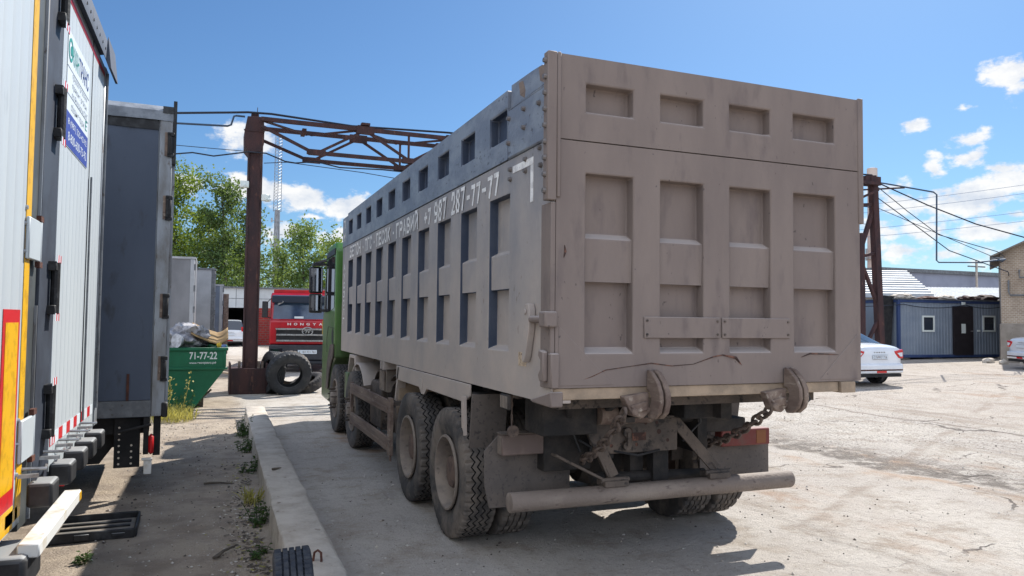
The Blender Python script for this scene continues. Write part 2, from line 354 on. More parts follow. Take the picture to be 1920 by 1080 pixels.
# ------------------------------------------------------------------ the dump truck
TX, TY = 3.245, 4.23
truck = thing('dump_truck', 'big dusty dump truck seen from behind, green cab, phone number stencilled on its grey side', 'dump truck', (TX, TY, 0))
# body: side wall with recessed panels
cols = [(.76 + .727*k, 1.18 + .727*k) for k in range(10)]
us = [.02] + [c for p in cols for c in p] + [8.28]
b = MB()
fL = lambda u, v, d: (-1.275 + d, u, v)
rows = [1.32, 1.40, 1.62, 2.07, 2.33, 2.76, 3.005]
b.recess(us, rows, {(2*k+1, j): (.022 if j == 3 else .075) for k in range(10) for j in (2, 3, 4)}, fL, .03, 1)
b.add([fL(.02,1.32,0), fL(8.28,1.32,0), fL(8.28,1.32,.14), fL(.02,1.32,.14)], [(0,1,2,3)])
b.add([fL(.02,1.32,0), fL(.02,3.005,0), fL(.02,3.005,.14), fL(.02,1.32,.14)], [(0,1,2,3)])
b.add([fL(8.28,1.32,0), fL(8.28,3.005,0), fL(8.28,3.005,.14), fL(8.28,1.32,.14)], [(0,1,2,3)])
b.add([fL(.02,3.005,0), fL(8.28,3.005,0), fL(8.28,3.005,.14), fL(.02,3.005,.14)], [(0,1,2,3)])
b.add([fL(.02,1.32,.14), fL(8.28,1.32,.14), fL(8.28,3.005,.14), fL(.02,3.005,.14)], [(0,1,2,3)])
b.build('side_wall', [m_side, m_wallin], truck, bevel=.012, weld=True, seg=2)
# the upper side board, with its own row of openings
b = MB(); fE = lambda u, v, d: (-1.282 + d, u, v)
us2 = [.80] + [c for k in range(10) for c in (.82 + .727*k, 1.17 + .727*k)] + [7.80]
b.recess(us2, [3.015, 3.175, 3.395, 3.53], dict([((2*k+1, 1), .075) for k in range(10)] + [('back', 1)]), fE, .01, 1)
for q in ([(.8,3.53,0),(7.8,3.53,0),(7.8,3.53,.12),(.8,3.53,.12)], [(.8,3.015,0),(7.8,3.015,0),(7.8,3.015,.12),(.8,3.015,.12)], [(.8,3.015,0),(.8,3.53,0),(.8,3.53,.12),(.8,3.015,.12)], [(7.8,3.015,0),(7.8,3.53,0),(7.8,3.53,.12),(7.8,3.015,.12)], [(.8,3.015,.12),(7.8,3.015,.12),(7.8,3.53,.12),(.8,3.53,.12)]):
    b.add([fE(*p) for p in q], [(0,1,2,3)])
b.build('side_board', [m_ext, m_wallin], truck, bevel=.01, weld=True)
b = MB(); b.box(-1.285, -1.13, 7.815, 8.28, 3.008, 3.50); b.build('front_post', m_ext, truck, bevel=.01)
# far side wall, front wall, floor (mostly out of sight)
b = MB(); b.box(1.18, 1.275, .17, 8.28, 1.34, 3.5)
for k in range(11): b.box(1.275, 1.30, .3+.727*k, .58+.727*k, 1.36, 3.0)
b.build('far_side_wall', m_side, truck)
b = MB(); b.box(-1.13, 1.17, 8.16, 8.28, 1.34, 3.62); b.build('front_wall', m_side, truck)
b = MB(); b.box(-1.12, 1.17, .18, 8.15, 1.345, 1.43)
for k in range(12): b.box(-1.1, 1.1, .3+.68*k, .42+.68*k, 1.25, 1.343)
b.build('body_floor', m_chas, truck)
# corner plate bolted to the rear end of the side wall, and the bent plate above it
b = MB(); b.box(-1.292, -1.16, .10, .775, 3.01, 3.365); b.box(-1.285, -1.17, .10, .76, 3.365, 3.385)
b.build('corner_plate', m_ext, truck, bevel=.012)
b = MB()
pts = [(.79, 3.39), (.785, 3.565), (.62, 3.56), (.42, 3.555), (.24, 3.545), (.155, 3.50), (.16, 3.40)]
b.prism(pts, -1.262, -1.235); bp = b.build('bent_plate', m_ext, truck, bevel=.004)
for y0, y1 in ((.56, .62), (.20, .27)):
    b = MB(); b.prism([(y0, 3.53), (y1+.02, 3.54), (y1-.01, 3.44), (y0-.03, 3.40), (y0-.045, 3.45)], -1.2635, -1.2625); b.build('rust_stain', m_frame, bp)
for y, z in ((.74,3.30),(.74,3.12),(.46,3.30),(.46,3.17),(.20,3.27),(.74,2.93),(.74,2.86),(.46,2.95),(.22,2.98),(.20,2.86),(.46,2.87)):
    MB().tube([(-1.274 if z < 3 else -1.291, y, z), (-1.298 if z < 3 else -1.315, y, z)], [.02, .014], 8).build('corner_bolt', m_bolt, truck)
# white corner mark and lettering
b = MB(); b.box(-1.2785, -1.2752, .33, .70, 2.895, 2.945); b.box(-1.2785, -1.2752, .33, .375, 2.64, 2.893)
b.build('corner_mark', m_white, truck)
GL = {'Б': [[(.95,1),(0,1),(0,0),(.75,0),(1,.2),(1,.38),(.75,.56),(0,.56)]], 'Е': [[(1,1),(0,1),(0,0),(1,0)],[(0,.52),(.8,.52)]], 'Т': [[(0,1),(1,1)],[(.5,1),(.5,0)]],
 'О': [[(.2,0),(0,.25),(0,.75),(.2,1),(.8,1),(1,.75),(1,.25),(.8,0),(.2,0)]], 'Н': [[(0,0),(0,1)],[(1,0),(1,1)],[(0,.5),(1,.5)]], 'П': [[(0,0),(0,1),(1,1),(1,0)]], 'Г': [[(0,0),(0,1),(1,1)]],
 'С': [[(1,.8),(.8,1),(.2,1),(0,.75),(0,.25),(.2,0),(.8,0),(1,.2)]], 'К': [[(0,0),(0,1)],[(1,1),(.1,.5),(1,0)]], 'Р': [[(0,0),(0,1),(.75,1),(1,.85),(1,.6),(.75,.45),(0,.45)]], 'А': [[(0,0),(.5,1),(1,0)],[(.2,.32),(.8,.32)]],
 'В': [[(0,.52),(.75,.52),(.95,.7),(.95,.88),(.75,1),(0,1),(0,0),(.8,0),(1,.15),(1,.38),(.75,.52)]], 'И': [[(0,1),(0,0)],[(0,.05),(1,.95)],[(1,1),(1,0)]], 'Й': [[(0,1),(0,0)],[(0,.05),(1,.95)],[(1,1),(1,0)],[(.25,1.22),(.5,1.13),(.75,1.22)]],
 '+': [[(.5,.2),(.5,.8)],[(0,.5),(1,.5)]], '-': [[(.1,.5),(.9,.5)]], '.': [[(.3,.5),(.7,.5)]], '7': [[(0,1),(1,1),(.35,0)]], '9': [[(.1,0),(.7,0),(1,.3),(1,.8),(.75,1),(.25,1),(0,.8),(0,.6),(.25,.42),(1,.42)]],
 '8': [[(.25,.52),(0,.75),(.2,1),(.8,1),(1,.75),(.75,.52),(.25,.52),(0,.25),(.2,0),(.8,0),(1,.25),(.75,.52)]], '2': [[(0,.75),(.2,1),(.8,1),(1,.75),(.9,.5),(0,0),(1,0)]],
 'У': [[(0,1),(.5,.45)],[(1,1),(.35,0)]], 'З': [[(0,.85),(.3,1),(.8,1),(1,.78),(.6,.52),(1,.25),(.8,0),(.2,0),(0,.15)]], 'Л': [[(0,0),(.35,1),(1,1),(1,0)]], 'М': [[(0,0),(0,1),(.5,.4),(1,1),(1,0)]]}
def fit(name, s, y0, y1, z0, z1, x=-1.2755, tilt=0, w=.034):
    # hand-painted strokes: every letter drawn with a flat brush
    B = MB(); n = len(s); adv = (y1 - y0)/n; lw = adv*.78; k = 0
    for i, ch in enumerate(s):
        for pl in GL.get(ch, []):
            P = [Vector((y0 + adv*i + adv*.11 + lw*(w/2/abs(lw) + (1-w/abs(lw))*a) if abs(lw) > w else y0 + adv*(i+.5), z0 + w/2 + (z1-z0-w)*c)) for a, c in pl]
            for p, q in zip(P, P[1:]):
                d = (q-p); 
                if d.length < 1e-5: continue
                d.normalize(); nn_ = Vector((-d.y, d.x))*w/2*random.uniform(.88, 1.12); p2_, q2_ = p - d*w*.48, q + d*w*.48; xx = x - .003 - .00025*k; k += 1
                B.add([(xx, *(p2_-nn_)), (xx, *(q2_-nn_)), (xx, *(q2_+nn_)), (xx, *(p2_+nn_))], [(0,1,2,3)])
    return B.build(name, m_white, truck)
fit('lettering', 'БЕТОН', 7.58, 6.60, 2.795, 2.975); fit('lettering', 'ПГС', 6.33, 5.80, 2.795, 2.975); fit('lettering', 'ПЕСОК', 5.55, 4.66, 2.79, 2.97)
fit('lettering', 'ГРАВИЙ', 4.40, 3.33, 2.785, 2.965); fit('lettering', '+7', 3.13, 2.85, 2.785, 2.95); fit('lettering', '987', 2.76, 2.31, 2.775, 2.975)
fit('lettering', '287', 2.20, 1.77, 2.78, 2.985); fit('lettering', '-77', 1.77, 1.38, 2.785, 2.96); fit('lettering', '-77', 1.38, .96, 2.785, 2.96)
for y in (6.46, 5.67, 4.52): fit('lettering', '.', y+.06, y-.06, 2.84, 2.90)
for k, ch in enumerate('АУОЗОЛГ'): fit('lettering', ch, 8.17, 7.97, 2.62 - .145*k, 2.73 - .145*k, w=.025)
for k, ch in enumerate('ПМ'): fit('lettering', ch, 8.17, 7.97, 3.3 - .2*k, 3.44 - .2*k, -1.2855, w=.025)
# tailgate: lower leaf and upper extension
tx = [-1.26, -1.05, -.70, -.49, -.145, .075, .43, .64, 1.03, 1.27]
cells_x = (1, 3, 5, 7)
fT = lambda u, v, d: (u, d, v)
def leaf(z0, z1, zs, rows_, name, slope):
    b = MB(); b.recess(tx, zs, {(i, j): (.03 if j == 2 and len(zs) > 4 else .09) for i in cells_x for j in rows_}, fT, slope)
    x0, x1 = tx[0], tx[-1]
    for q in ([(x0,z0,0),(x1,z0,0),(x1,z0,.16),(x0,z0,.16)], [(x0,z1,0),(x1,z1,0),(x1,z1,.16),(x0,z1,.16)], [(x0,z0,0),(x0,z1,0),(x0,z1,.16),(x0,z0,.16)], [(x1,z0,0),(x1,z1,0),(x1,z1,.16),(x1,z0,.16)], [(x0,z0,.16),(x1,z0,.16),(x1,z1,.16),(x0,z1,.16)]):
        b.add([fT(*p) for p in q], [(0,1,2,3)])
    return b.build(name, m_gate, truck, bevel=.012, weld=True, seg=2)
gate = leaf(1.42, 2.992, [1.42, 1.635, 2.095, 2.375, 2.79, 2.992], (1, 2, 3), 'tailgate', .035)
leaf(3.0, 3.545, [3.0, 3.185, 3.372, 3.545], (1,), 'tailgate_extension', .02)
for x0, x1 in ((-.62, -.018), (.0, .59)):
    b = MB(); b.box(x0, x1, -.012, -.001, 1.735, 1.875); p = b.build('reinforcement_plate', m_gate, gate, bevel=.003)
b = MB()
for x in (-.60, -.04, .02, .57):
    for z in (1.76, 1.85): b.tube([(x, -.012, z), (x, -.02, z)], .008, 6)
b.build('plate_bolts', m_chas, gate)
for gp in ([(-1.235, 1.81), (-.84, 1.435), (-1.235, 1.435)], [(1.24, 1.77), (1.24, 1.435), (.87, 1.435)]):
    b = MB(); b.prism(gp, -.004, -.0005, 'y'); b.build('gusset', m_gate, gate, bevel=.002)
b = MB()
b.tube([(-1.1,-.002,1.46),(-1.0,-.002,1.49),(-.9,-.002,1.53),(-.73,-.002,1.55),(-.56,-.002,1.57),(-.4,-.002,1.55),(-.23,-.002,1.56),(-.06,-.002,1.61),(.01,-.002,1.62),(.12,-.002,1.60),(.15,-.002,1.57),(.17,-.002,1.55)], [.001,.004,.003,.002,.004,.003,.002,.004,.005,.011,.006,.001], 6)
b.tube([(.70,-.002,1.60),(.78,-.002,1.625),(.95,-.002,1.62),(1.05,-.002,1.615)], [.002,.006,.004,.001], 6)
b.tube([(-1.20,-.002,2.32),(-1.195,-.002,2.28),(-1.205,-.002,2.24)], [.002,.008,.002], 6)
b.build('scratch', m_crack, gate)
for sx, nm in ((-1, 0), (1, 1)):
    x = -1.275 if sx < 0 else 1.275
    b = MB()
    b.prism([(-.008, 2.60), (-.008, 3.56), (.09, 3.52), (.09, 2.60)], x + (.02 if sx<0 else -.02) - .03*0, x + sx*.035) if sx > 0 else b.box(-1.33, -1.262, -.012, .055, 2.60, 3.55)
    if sx < 0: b.box(-1.262, -1.235, -.014, -.002, 2.62, 3.55)
    st = b.build('tailgate_edge_strip', m_gate, truck, bevel=.006)
    if sx < 0:
        b = MB()
        for k in range(9): b.tube([(-1.329, .02, 2.66 + .104*k), (-1.35, .02, 2.66 + .104*k)], [.021, .015], 8)
        b.build('strip_bolts', m_bolt, st)
b = MB(); b.box(-1.295, -1.262, .0, .15, 1.42, 2.59); b.build('tailgate_side_frame', m_gate, truck, bevel=.004)
# sill below the tailgate and lower rear corner
b = MB(); b.box(-1.262, 1.06, .012, .17, 1.343, 1.417); b.box(1.065, 1.205, -.012, .17, 1.335, 1.417); b.build('rear_sill', m_tan, truck, bevel=.004)
b = MB(); b.prism([(.0,1.30),(.30,1.305),(.34,1.318),(.0,1.40)], -1.288, -1.2); b.build('rear_corner_block', m_gate, truck, bevel=.008)
# tailgate lever, pins and hinge bracket at the left rear corner
b = MB(); b.prism([(.34,1.95),(.29,1.955),(.265,1.91),(.275,1.78),(.33,1.6),(.36,1.56),(.39,1.58),(.37,1.7),(.37,1.88)], -1.325, -1.278); b.tube([(-1.3265,.325,1.90),(-1.335,.325,1.90)], .02, 10); b.build('lock_lever', m_side, truck, bevel=.005)
b = MB(); b.tube([(-1.31,.27,1.85),(-1.31,.05,1.85)], .024, 12); b.obox((-1.30, .02, 1.85), (.09, .1, .10)); b.build('lock_pin', m_gate, truck, bevel=.012, seg=2)
b = MB(); b.prism([(.02,1.65),(.09,1.66),(.10,1.62),(.06,1.585),(.06,1.545),(.10,1.50),(.08,1.46),(.02,1.46)], -1.335, -1.298); b.box(-1.30, -1.24, -.03, .03, 1.42, 1.64); b.build('hinge_bracket', m_gate, truck, bevel=.008)
b = MB(); b.box(-1.2775, -1.2755, .42, .56, 1.53, 1.625); st = b.build('sticker', m_gold, truck)
b = MB(); b.bar((-1.278,.46,1.575),(-1.278,.5,1.615),.002,.008); b.bar((-1.278,.49,1.575),(-1.278,.45,1.612),.002,.008); b.build('scribble', m_crack, st)
# latch hooks and chains
def hook(x):
    b = MB()
    prof = [(-.01,1.53), (-.06,1.515), (-.125,1.46), (-.165,1.39), (-.17,1.32), (-.145,1.255), (-.09,1.215), (-.03,1.21), (.0,1.25), (-.04,1.29), (-.06,1.335), (-.045,1.38), (-.005,1.395)]
    b.prism(prof, x+.045, x+.085); b.prism(prof, x-.0, x+.03)
    b.prism([(x-.19,1.36),(x-.005,1.385),(x-.002,1.25),(x-.05,1.215),(x-.13,1.235)], -.045, .03, 'y'); b.prism([(x-.15,1.30),(x-.02,1.33),(x-.02,1.27),(x-.10,1.255)], -.06, -.046, 'y')
    b.tube([(x-.12,-.075,1.262),(x-.12,-.02,1.262)], .024, 12); b.tube([(x-.02,-.03,1.27),(x+.10,-.03,1.27)], .022, 10)
    o = b.build('latch_hook', m_frame, truck, bevel=.006)
    return o
hook(-.60); hook(.53)
def chain(p, q, sag, n):
    p = Vector(p); q = Vector(q); b = MB(); P = []
    for i in range(n+1):
        t = i/n; v = p.lerp(q, t); v.z -= sag*4*t*(1-t); P.append(v)
    for i in range(n):
        a, c = P[i], P[i+1]; d = (c-a).normalized(); m = (a+c)/2; Ls = (c-a).length*.78
        up = Vector((0,0,1)) if i % 2 else Vector((1,.2,0)); s_ = d.cross(up).normalized()
        s_ = (s_ + d.cross(s_)*.5*(1 if i % 4 < 2 else -1)*.6).normalized()
        loop = []
        for k in range(16):
            t = 2*PI*k/16; loop.append(m + d*math.cos(t)*Ls*(.85) + s_*math.sin(t)*.030)
        b.tube(loop + loop[:2], .0125, 6, cap=False)
    return b.build('tailgate_chain', m_chain, truck, ang=80)
chain((-.78,-.04,1.27), (-.66,.80,.80), .06, 13); chain((.40,-.03,1.25), (.62,1.0,.83), .05, 13)
b = MB(); b.tube([(.62,-.10,1.31),(.66,-.06,1.27),(.74,.0,1.265),(.80,.02,1.29),(.79,.03,1.325)], .006, 6); b.build('cable', m_black, truck)

# chassis
b = MB()
for s in (-1, 1):
    b.box(s*.43-.045, s*.43+.045, .80, 9.6, .80, 1.10); b.box(s*.43-.05, s*.43+.05, .5, 8.2, 1.11, 1.245)
for y in (2.5, 3.9, 5.6, 7.2): b.box(-.385, .385, y, y+.12, .86, 1.06)
b.build('chassis_frame', m_chasd, truck)
b = MB(); b.prism([(-.60,1.10),(.17,1.09),(.17,.84),(-.50,.84),(-.60,.92)], .77, .795, 'y'); b.box(-.62, .19, .74, .80, 1.095, 1.115)
xm = b.build('rear_crossmember', m_chas, truck, bevel=.004)
b = MB()
for x, z, r in ((-.27,1.0,.035),(.0,.99,.02),(-.2,.90,.014),(.08,.92,.014),(-.02,1.06,.014),(-.12,1.06,.014),(-.42,.9,.014)): b.tube([(x,.768,z),(x,.773,z)], r, 10)
b.box(-.24,-.12,.765,.773,.93,.99)
b.build('mounting_holes', m_crack, xm)
b = MB(); b.tube([(-.30,.775,.90),(-.30,.73,.90)], .035, 10); b.tube([(-.30,.775,1.0),(-.30,.73,1.0)], .035, 10); b.bar((-.30,.735,.90),(-.30,.735,1.0),.04,.02); b.build('tow_pin', m_chas, xm)
# braces from the crossmember down to the bumper tube
for s, x0 in ((-1, -.52), (1, .13)):
    b = MB(); xe = -.43 if s < 0 else .50
    b.bar((x0 - (.1 if s<0 else 0), .80, 1.10), (xe, .72, .68), .09, .02, (0,1,0)); b.bar((x0 + .08*s, .86, 1.06), (xe + .02*s, .74, .66), .02, .09, (0,1,0))
    b.box(xe-.10, xe+.10, .66, .80, .615, .66); b.tube([(xe-.12,.70,.66),(xe+.12,.70,.66)], .022, 8)
    if s < 0: b.bar((-.9,.78,.86),(-.45,.74,.63),.02,.11,(0,1,0))
    b.build('bumper_bracket', m_chas, truck, bevel=.004)
b = MB(); b.tube([(-1.27,.72,.552),(-1.268,.72,.552),(1.23,.72,.552),(1.24,.72,.552)], [.066,.07,.07,.066], 28); b.build('bumper_tube', m_pipe, truck, ang=50)
# brackets, boxes and tanks under the rear of the body
b = MB(); b.box(-1.06,-.62,.62,.95,1.02,1.30); b.box(-.48,-.12,.5,.9,1.14,1.30); b.box(.12,.42,.6,1.0,1.10,1.32); b.box(.55,.98,.95,1.5,.93,1.04)
b.bar((-.95,.4,1.30),(-.72,.9,1.0),.05,.05); b.bar((-.62,.3,1.30),(-.5,.85,1.1),.06,.03); b.bar((.2,.5,1.32),(.5,.95,1.12),.02,.06); b.bar((.42,.5,1.32),(.66,1.0,1.12),.02,.06)
b.tube([(.1,.9,1.08),(.75,.9,1.08)], .05, 12); b.box(-.9,-.5,.95,1.1,.70,1.0)
b.build('tipping_subframe', m_chasd, truck, bevel=.008)
b = MB(); b.tube([(-.62,.62,1.16),(-.18,.62,1.16)], .075, 16); b.build('hinge_tube', m_frame, truck)
# axles
b = MB()
for y in (1.93, 3.28):
    b.tube([(-1.2,y,.545),(1.2,y,.545)], .085, 14); b.lathe([(-.22,.0),(-.2,.16),(0,.22),(.2,.16),(.22,.0)], 20, Matrix.Translation((.05,y,.55)))
    b.bar((-.42,y-.5,.7),(-.42,y+.5,.7),.09,.12); b.bar((.42,y-.5,.7),(.42,y+.5,.7),.09,.12)
b.tube([(.05,1.9,.6),(.05,7.6,.8)], .06, 12)
for y in (6.62, 8.22): b.tube([(-.95,y,.52),(.95,y,.52)], .07, 12)
b.tube([(-.5,.95,.63),(.55,.95,.60)], .04, 10); b.box(.02,.16,.88,.98,.58,.88); b.box(-.12,.0,1.0,1.1,.55,.86)
b.build('axle', m_chasd, truck)
for y in (1.93, 3.28):
    for s in (-1, 1):
        truck_wheel(truck, (s*1.23, y, .545), 'rear', s > 0, 'rib' if s < 0 else 'aggr', m_tyred if (s < 0 and y < 2) else None)
        truck_wheel(truck, (s*.89, y, .545), 'rear', s < 0, 'aggr' )
for y in (6.62, 8.22):
    for s in (-1, 1): truck_wheel(truck, (s*1.235, y, .545), 'front', s > 0, 'rib')
# mudguards over the rear wheels: side skirt, back panel, inner arch
b = MB(); b.prism([(4.15,1.315),(1.55,1.315),(1.55,1.22),(1.60,1.19),(1.74,1.16),(2.85,1.165),(2.95,1.10),(3.05,1.10),(3.15,1.16),(4.15,1.16)], -1.30, -1.279); b.box(-1.306,-1.30,3.0,3.1,1.14,1.25)
b.build('skirt_panel', m_side, truck, bevel=.004)
b = MB(); b.prism([(1.56,1.22),(1.62,1.22),(1.585,.84),(1.52,.53),(1.50,.53)], -1.345, -1.318); b.build('mudguard_edge', m_side, truck)
b = MB(); b.prism([(1.50,.53),(1.52,.53),(1.43,1.25),(1.40,1.25)], -1.318, -1.02); b.box(-1.316,-1.02,1.49,1.50,.53,.57); mg = b.build('mudguard', m_flap, truck)
b = MB(); b.prism([(1.40,1.25),(1.55,1.235),(3.9,1.235),(3.9,1.25)], -1.278, -.62); b.build('mudguard_top', m_chasd, truck)
b = MB(); b.prism([(1.40,1.25),(1.52,.60),(1.54,.60),(1.43,1.25)], .62, 1.3); b.build('mudguard', m_flap, truck)
b = MB(); b.tube([(.75,1.6,1.16),(1.25,1.6,1.16)], .17, 18); b.build('fender', m_tan, truck)
# hanging mud flaps, tail lamps, marker lamp
b = MB(); b.prism([(-1.335,.86),(-1.23,.965),(-.62,.965),(-.62,.44),(-1.29,.43),(-1.33,.60)], 1.07, 1.085, 'y'); b.build('mud_flap', m_flap, truck, bevel=.003)
b = MB(); b.prism([(.60,.90),(1.28,.80),(1.325,.80),(1.325,.50),(.60,.50)], 1.07, 1.085, 'y'); b.build('mud_flap', m_flap, truck, bevel=.003)
b = MB(); b.box(-1.235,-.72,.96,1.06,.835,.99); tl = b.build('tail_light', m_brown, truck, bevel=.008); tl['label'] = 'tail light caked brown with dust'
b = MB(); b.box(-1.245,-.71,.94,1.07,.992,1.002); b.build('lamp_hood', m_chas, tl)
b = MB()
for k in range(3): b.box(-1.2385,-1.236,.975+.028*k,.99+.028*k,.845,.98)
b.build('lamp_ribs', m_rim, tl)
b = MB(); b.box(.74,1.245,.96,1.06,.80,.94); tr_ = b.build('tail_light', m_red, truck, bevel=.008); tr_['label'] = 'red and amber tail light'
b = MB(); b.box(1.1,1.2,.957,.9595,.815,.925); b.build('indicator_lens', mat('amber_lens', lin(128,78,42), .5), tr_)
b = MB(); b.box(-1.31,-1.285,.66,.82,1.21,1.315); mk = b.build('marker_lamp', m_chasd, truck, bevel=.006)
b = MB()
for k in range(5): b.box(-1.3135,-1.3105,.675+.029*k,.69+.029*k,1.22,1.305)
b.build('lamp_guard', m_rim, mk)
b = MB()
for k in range(5):
    t = [(-1.2, .86 + .011*math.cos(a)*(1 if k % 2 else .2), 1.27 - .045*k + .026*math.sin(a)) for a in [2*PI*i/10 for i in range(12)]]
    b.tube(t, .005, 5, cap=False)
b.lathe([(-.01,0),(-.01,.045),(.01,.045),(.01,0)], 18, Matrix.Translation((-1.19,.86,1.03)) @ Matrix.Rotation(PI/2,4,'Z'))
b.build('hanging_tag', m_chain, truck)
b = MB()
for p in ([(-1.0,.7,1.3),(-.9,.78,1.1),(-.72,.82,1.0),(-.66,.82,.86)], [(-.75,.6,1.3),(-.62,.8,1.12),(-.60,.82,.98)], [(.30,.7,1.3),(.38,.76,1.05),(.24,.80,.9)], [(-.68,.8,.95),(-.6,.76,.9),(-.62,.78,.8)], [(-.4,.77,.86),(-.2,.75,.82),(0,.76,.85)]):
    MB().tube(p, .009, 6).build('brake_hose', m_black, truck)
# side guard frame and the gear behind it
b = MB(); fy0, fy1 = 3.90, 6.48
for z0, z1 in ((.79,.94), (.38,.53)): b.box(-1.42, -1.39, fy0+.13, fy1-.08, z0, z1); b.box(-1.427, -1.421, fy0+.13, fy1-.08, z0+.04, z0+.07)
b.box(-1.42,-1.38, fy0, fy0+.128, .34, .97); b.box(-1.42,-1.38, fy1-.079, fy1, .36, .95); b.box(-1.41,-1.39, fy0+.02, fy0+.06, .28, .339)
b.build('side_guard', m_frame, truck, bevel=.005)
b = MB()
for y in (3.97, 5.95): b.bar((-1.385,y,.90),(-.5,y,1.0),.05,.05)
b.build('side_guard_bracket', m_chas, truck)
b = MB(); b.prism([(5.3,.42),(5.3,.93),(5.4,1.02),(5.95,1.02),(6.05,.93),(6.05,.42)], -1.22, -.72); b.build('fuel_tank', m_chas, truck, bevel=.02); b = MB(); b.box(-1.18,-.6,4.55,4.7,.45,1.0); b.build('battery_box', m_chas, truck, bevel=.02)
b = MB(); b.tube([(-1.2,4.85,.62),(-1.19,4.85,.62),(-.6,4.85,.62)], [.12,.17,.17], 20); b.tube([(-1.26,4.85,.62),(-1.2,4.85,.62)], .02, 8); b.build('air_tank', m_chas, truck)
b = MB()
for k in range(4): b.tube([(-1.24,5.08+.055*k,.95),(-1.24,5.08+.055*k,1.19)], .02, 8)
b.box(-1.22,-1.0,5.0,5.3,.93,1.2); b.build('radiator_fins', m_rim, truck)
b = MB()
def arch(y, r, x0, x1, z=.62, a0=.1, a1=.9, th=.02, n=14):
    o = [(y + r*math.cos(PI*(a0+(a1-a0)*i/n)), z + r*math.sin(PI*(a0+(a1-a0)*i/n))) for i in range(n+1)]
    i_ = [(y + (r-th)*math.cos(PI*(a0+(a1-a0)*i/n)), z + (r-th)*math.sin(PI*(a0+(a1-a0)*i/n))) for i in range(n+1)]
    return o + i_[::-1]
for y, r in ((5.62,.56),(5.45,.50),(4.72,.55),(4.62,.49)): b.prism(arch(y, r, 0, 0), -1.17, -.85)
b.build('hose_arch', m_chas, truck)
b = MB(); b.prism([(4.2+.17*math.cos(t)*.55, .98+.22*math.sin(t)) for t in [2*PI*i/18 for i in range(18)]], -1.27, -.8); b.build('exhaust_box', m_tan, truck)
b = MB(); b.prism([(4.02,1.3),(4.08,1.3),(4.22,.92),(4.17,.92)], -1.30, -1.2); b.build('mudguard_stay', m_side, truck)
b = MB(); b.prism([(6.9,1.30),(7.35,1.30),(7.5,1.0),(7.46,1.0),(7.32,1.25),(6.95,1.25),(6.84,.95),(6.80,.95)], -1.29, -.9); b.prism(arch(6.62,.66,0,0,.55,.12,.88,.03), -1.3, -.95)
b.build('front_mudguard', m_side, truck, bevel=.006)
b = MB(); b.box(-1.285,-1.1,4.9,4.96,1.22,1.318); b.box(-1.285,-1.1,5.05,5.11,1.22,1.318); b.build('body_bracket', m_side, truck)

# the cab
b = MB()
arcp = [(8.22 + .64*math.cos(t), .56 + .64*math.sin(t)) for t in [math.radians(a) for a in (8, 25, 42, 58, 72)]]
cabp = [(8.36,1.19),(8.36,3.0),(8.5,3.13),(9.2,3.11),(9.52,2.95),(9.76,2.05),(9.83,1.75),(9.84,.42),(8.9,.40)] + arcp
b.prism(cabp, -1.372, 1.30); cb_ = b.build('cab', m_green, truck, bevel=.035, seg=3)
b = MB(); b.prism([(8.46,2.02),(8.46,2.88),(8.7,2.90),(9.36,2.86),(9.62,2.06),(9.55,1.95),(9.0,1.96)], -1.379, -1.3725); b.build('side_window', m_glass, cb_)
b = MB(); b.bar((-1.384,9.0,1.97),(-1.384,8.98,2.88),.008,.05); b.prism([(8.40,2.92),(8.40,3.02),(9.3,3.0),(9.42,2.90)], -1.39, -1.3725); b.build('window_trim', m_black, cb_)
b = MB(); b.tube([(-1.373,8.4,1.68),(-1.373,9.1,1.70),(-1.373,9.25,1.5),(-1.373,9.2,1.25)], .006, 5); b.build('door_seam', m_black, cb_)
b = MB(); b.prism([(8.5,1.44),(8.6,1.40),(8.68,1.46),(8.68,1.60),(8.6,1.68),(8.5,1.62)], -1.376, -1.3722); b.build('door_handle', m_black, cb_)
b = MB(); b.prism([(8.37,1.20),(8.37,1.42),(8.7,1.40),(9.0,1.1),(9.1,.62),(8.87,.64)] + arcp[1:], -1.40, -1.3725); b.build('fender', m_chas, cb_, bevel=.01)
b = MB(); b.box(-1.33,-1.0,7.30,7.52,.62,1.02); b.build('cab_step', m_green, truck, bevel=.01)
b = MB(); b.box(-1.30,1.28,8.9,9.3,.4,.6); b.build('cab_underside', m_chasd, truck)
b = MB(); b.bar((-1.35,9.45,2.90),(-1.56,9.72,2.83),.05,.04); b.bar((-1.35,9.62,1.98),(-1.52,9.72,2.0),.05,.05); mir = b.build('mirror_arm', m_black, truck)
b = MB(); b.box(-1.645,-1.405,9.66,9.76,2.30,2.78); b.box(-1.64,-1.41,9.66,9.76,1.94,2.29); b.build('mirror_housing', m_black, mir, bevel=.025, seg=2)
m_mir = mat('mirror_glass', lin(170,175,180), .05, metal=1.0)
b = MB(); b.box(-1.625,-1.425,9.652,9.659,2.33,2.75); b.box(-1.62,-1.43,9.652,9.659,1.98,2.26); b.build('mirror_glass', m_mir, mir)
b = MB(); b.box(-1.60,-1.25,9.5,9.78,2.80,2.84); b.build('mirror_hood', m_black, mir)
b = MB(); b.box(-1.375,-1.25,9.845,9.87,1.55,1.8); b.build('headlight', mat('head_lens', lin(235,190,90), .3), cb_)
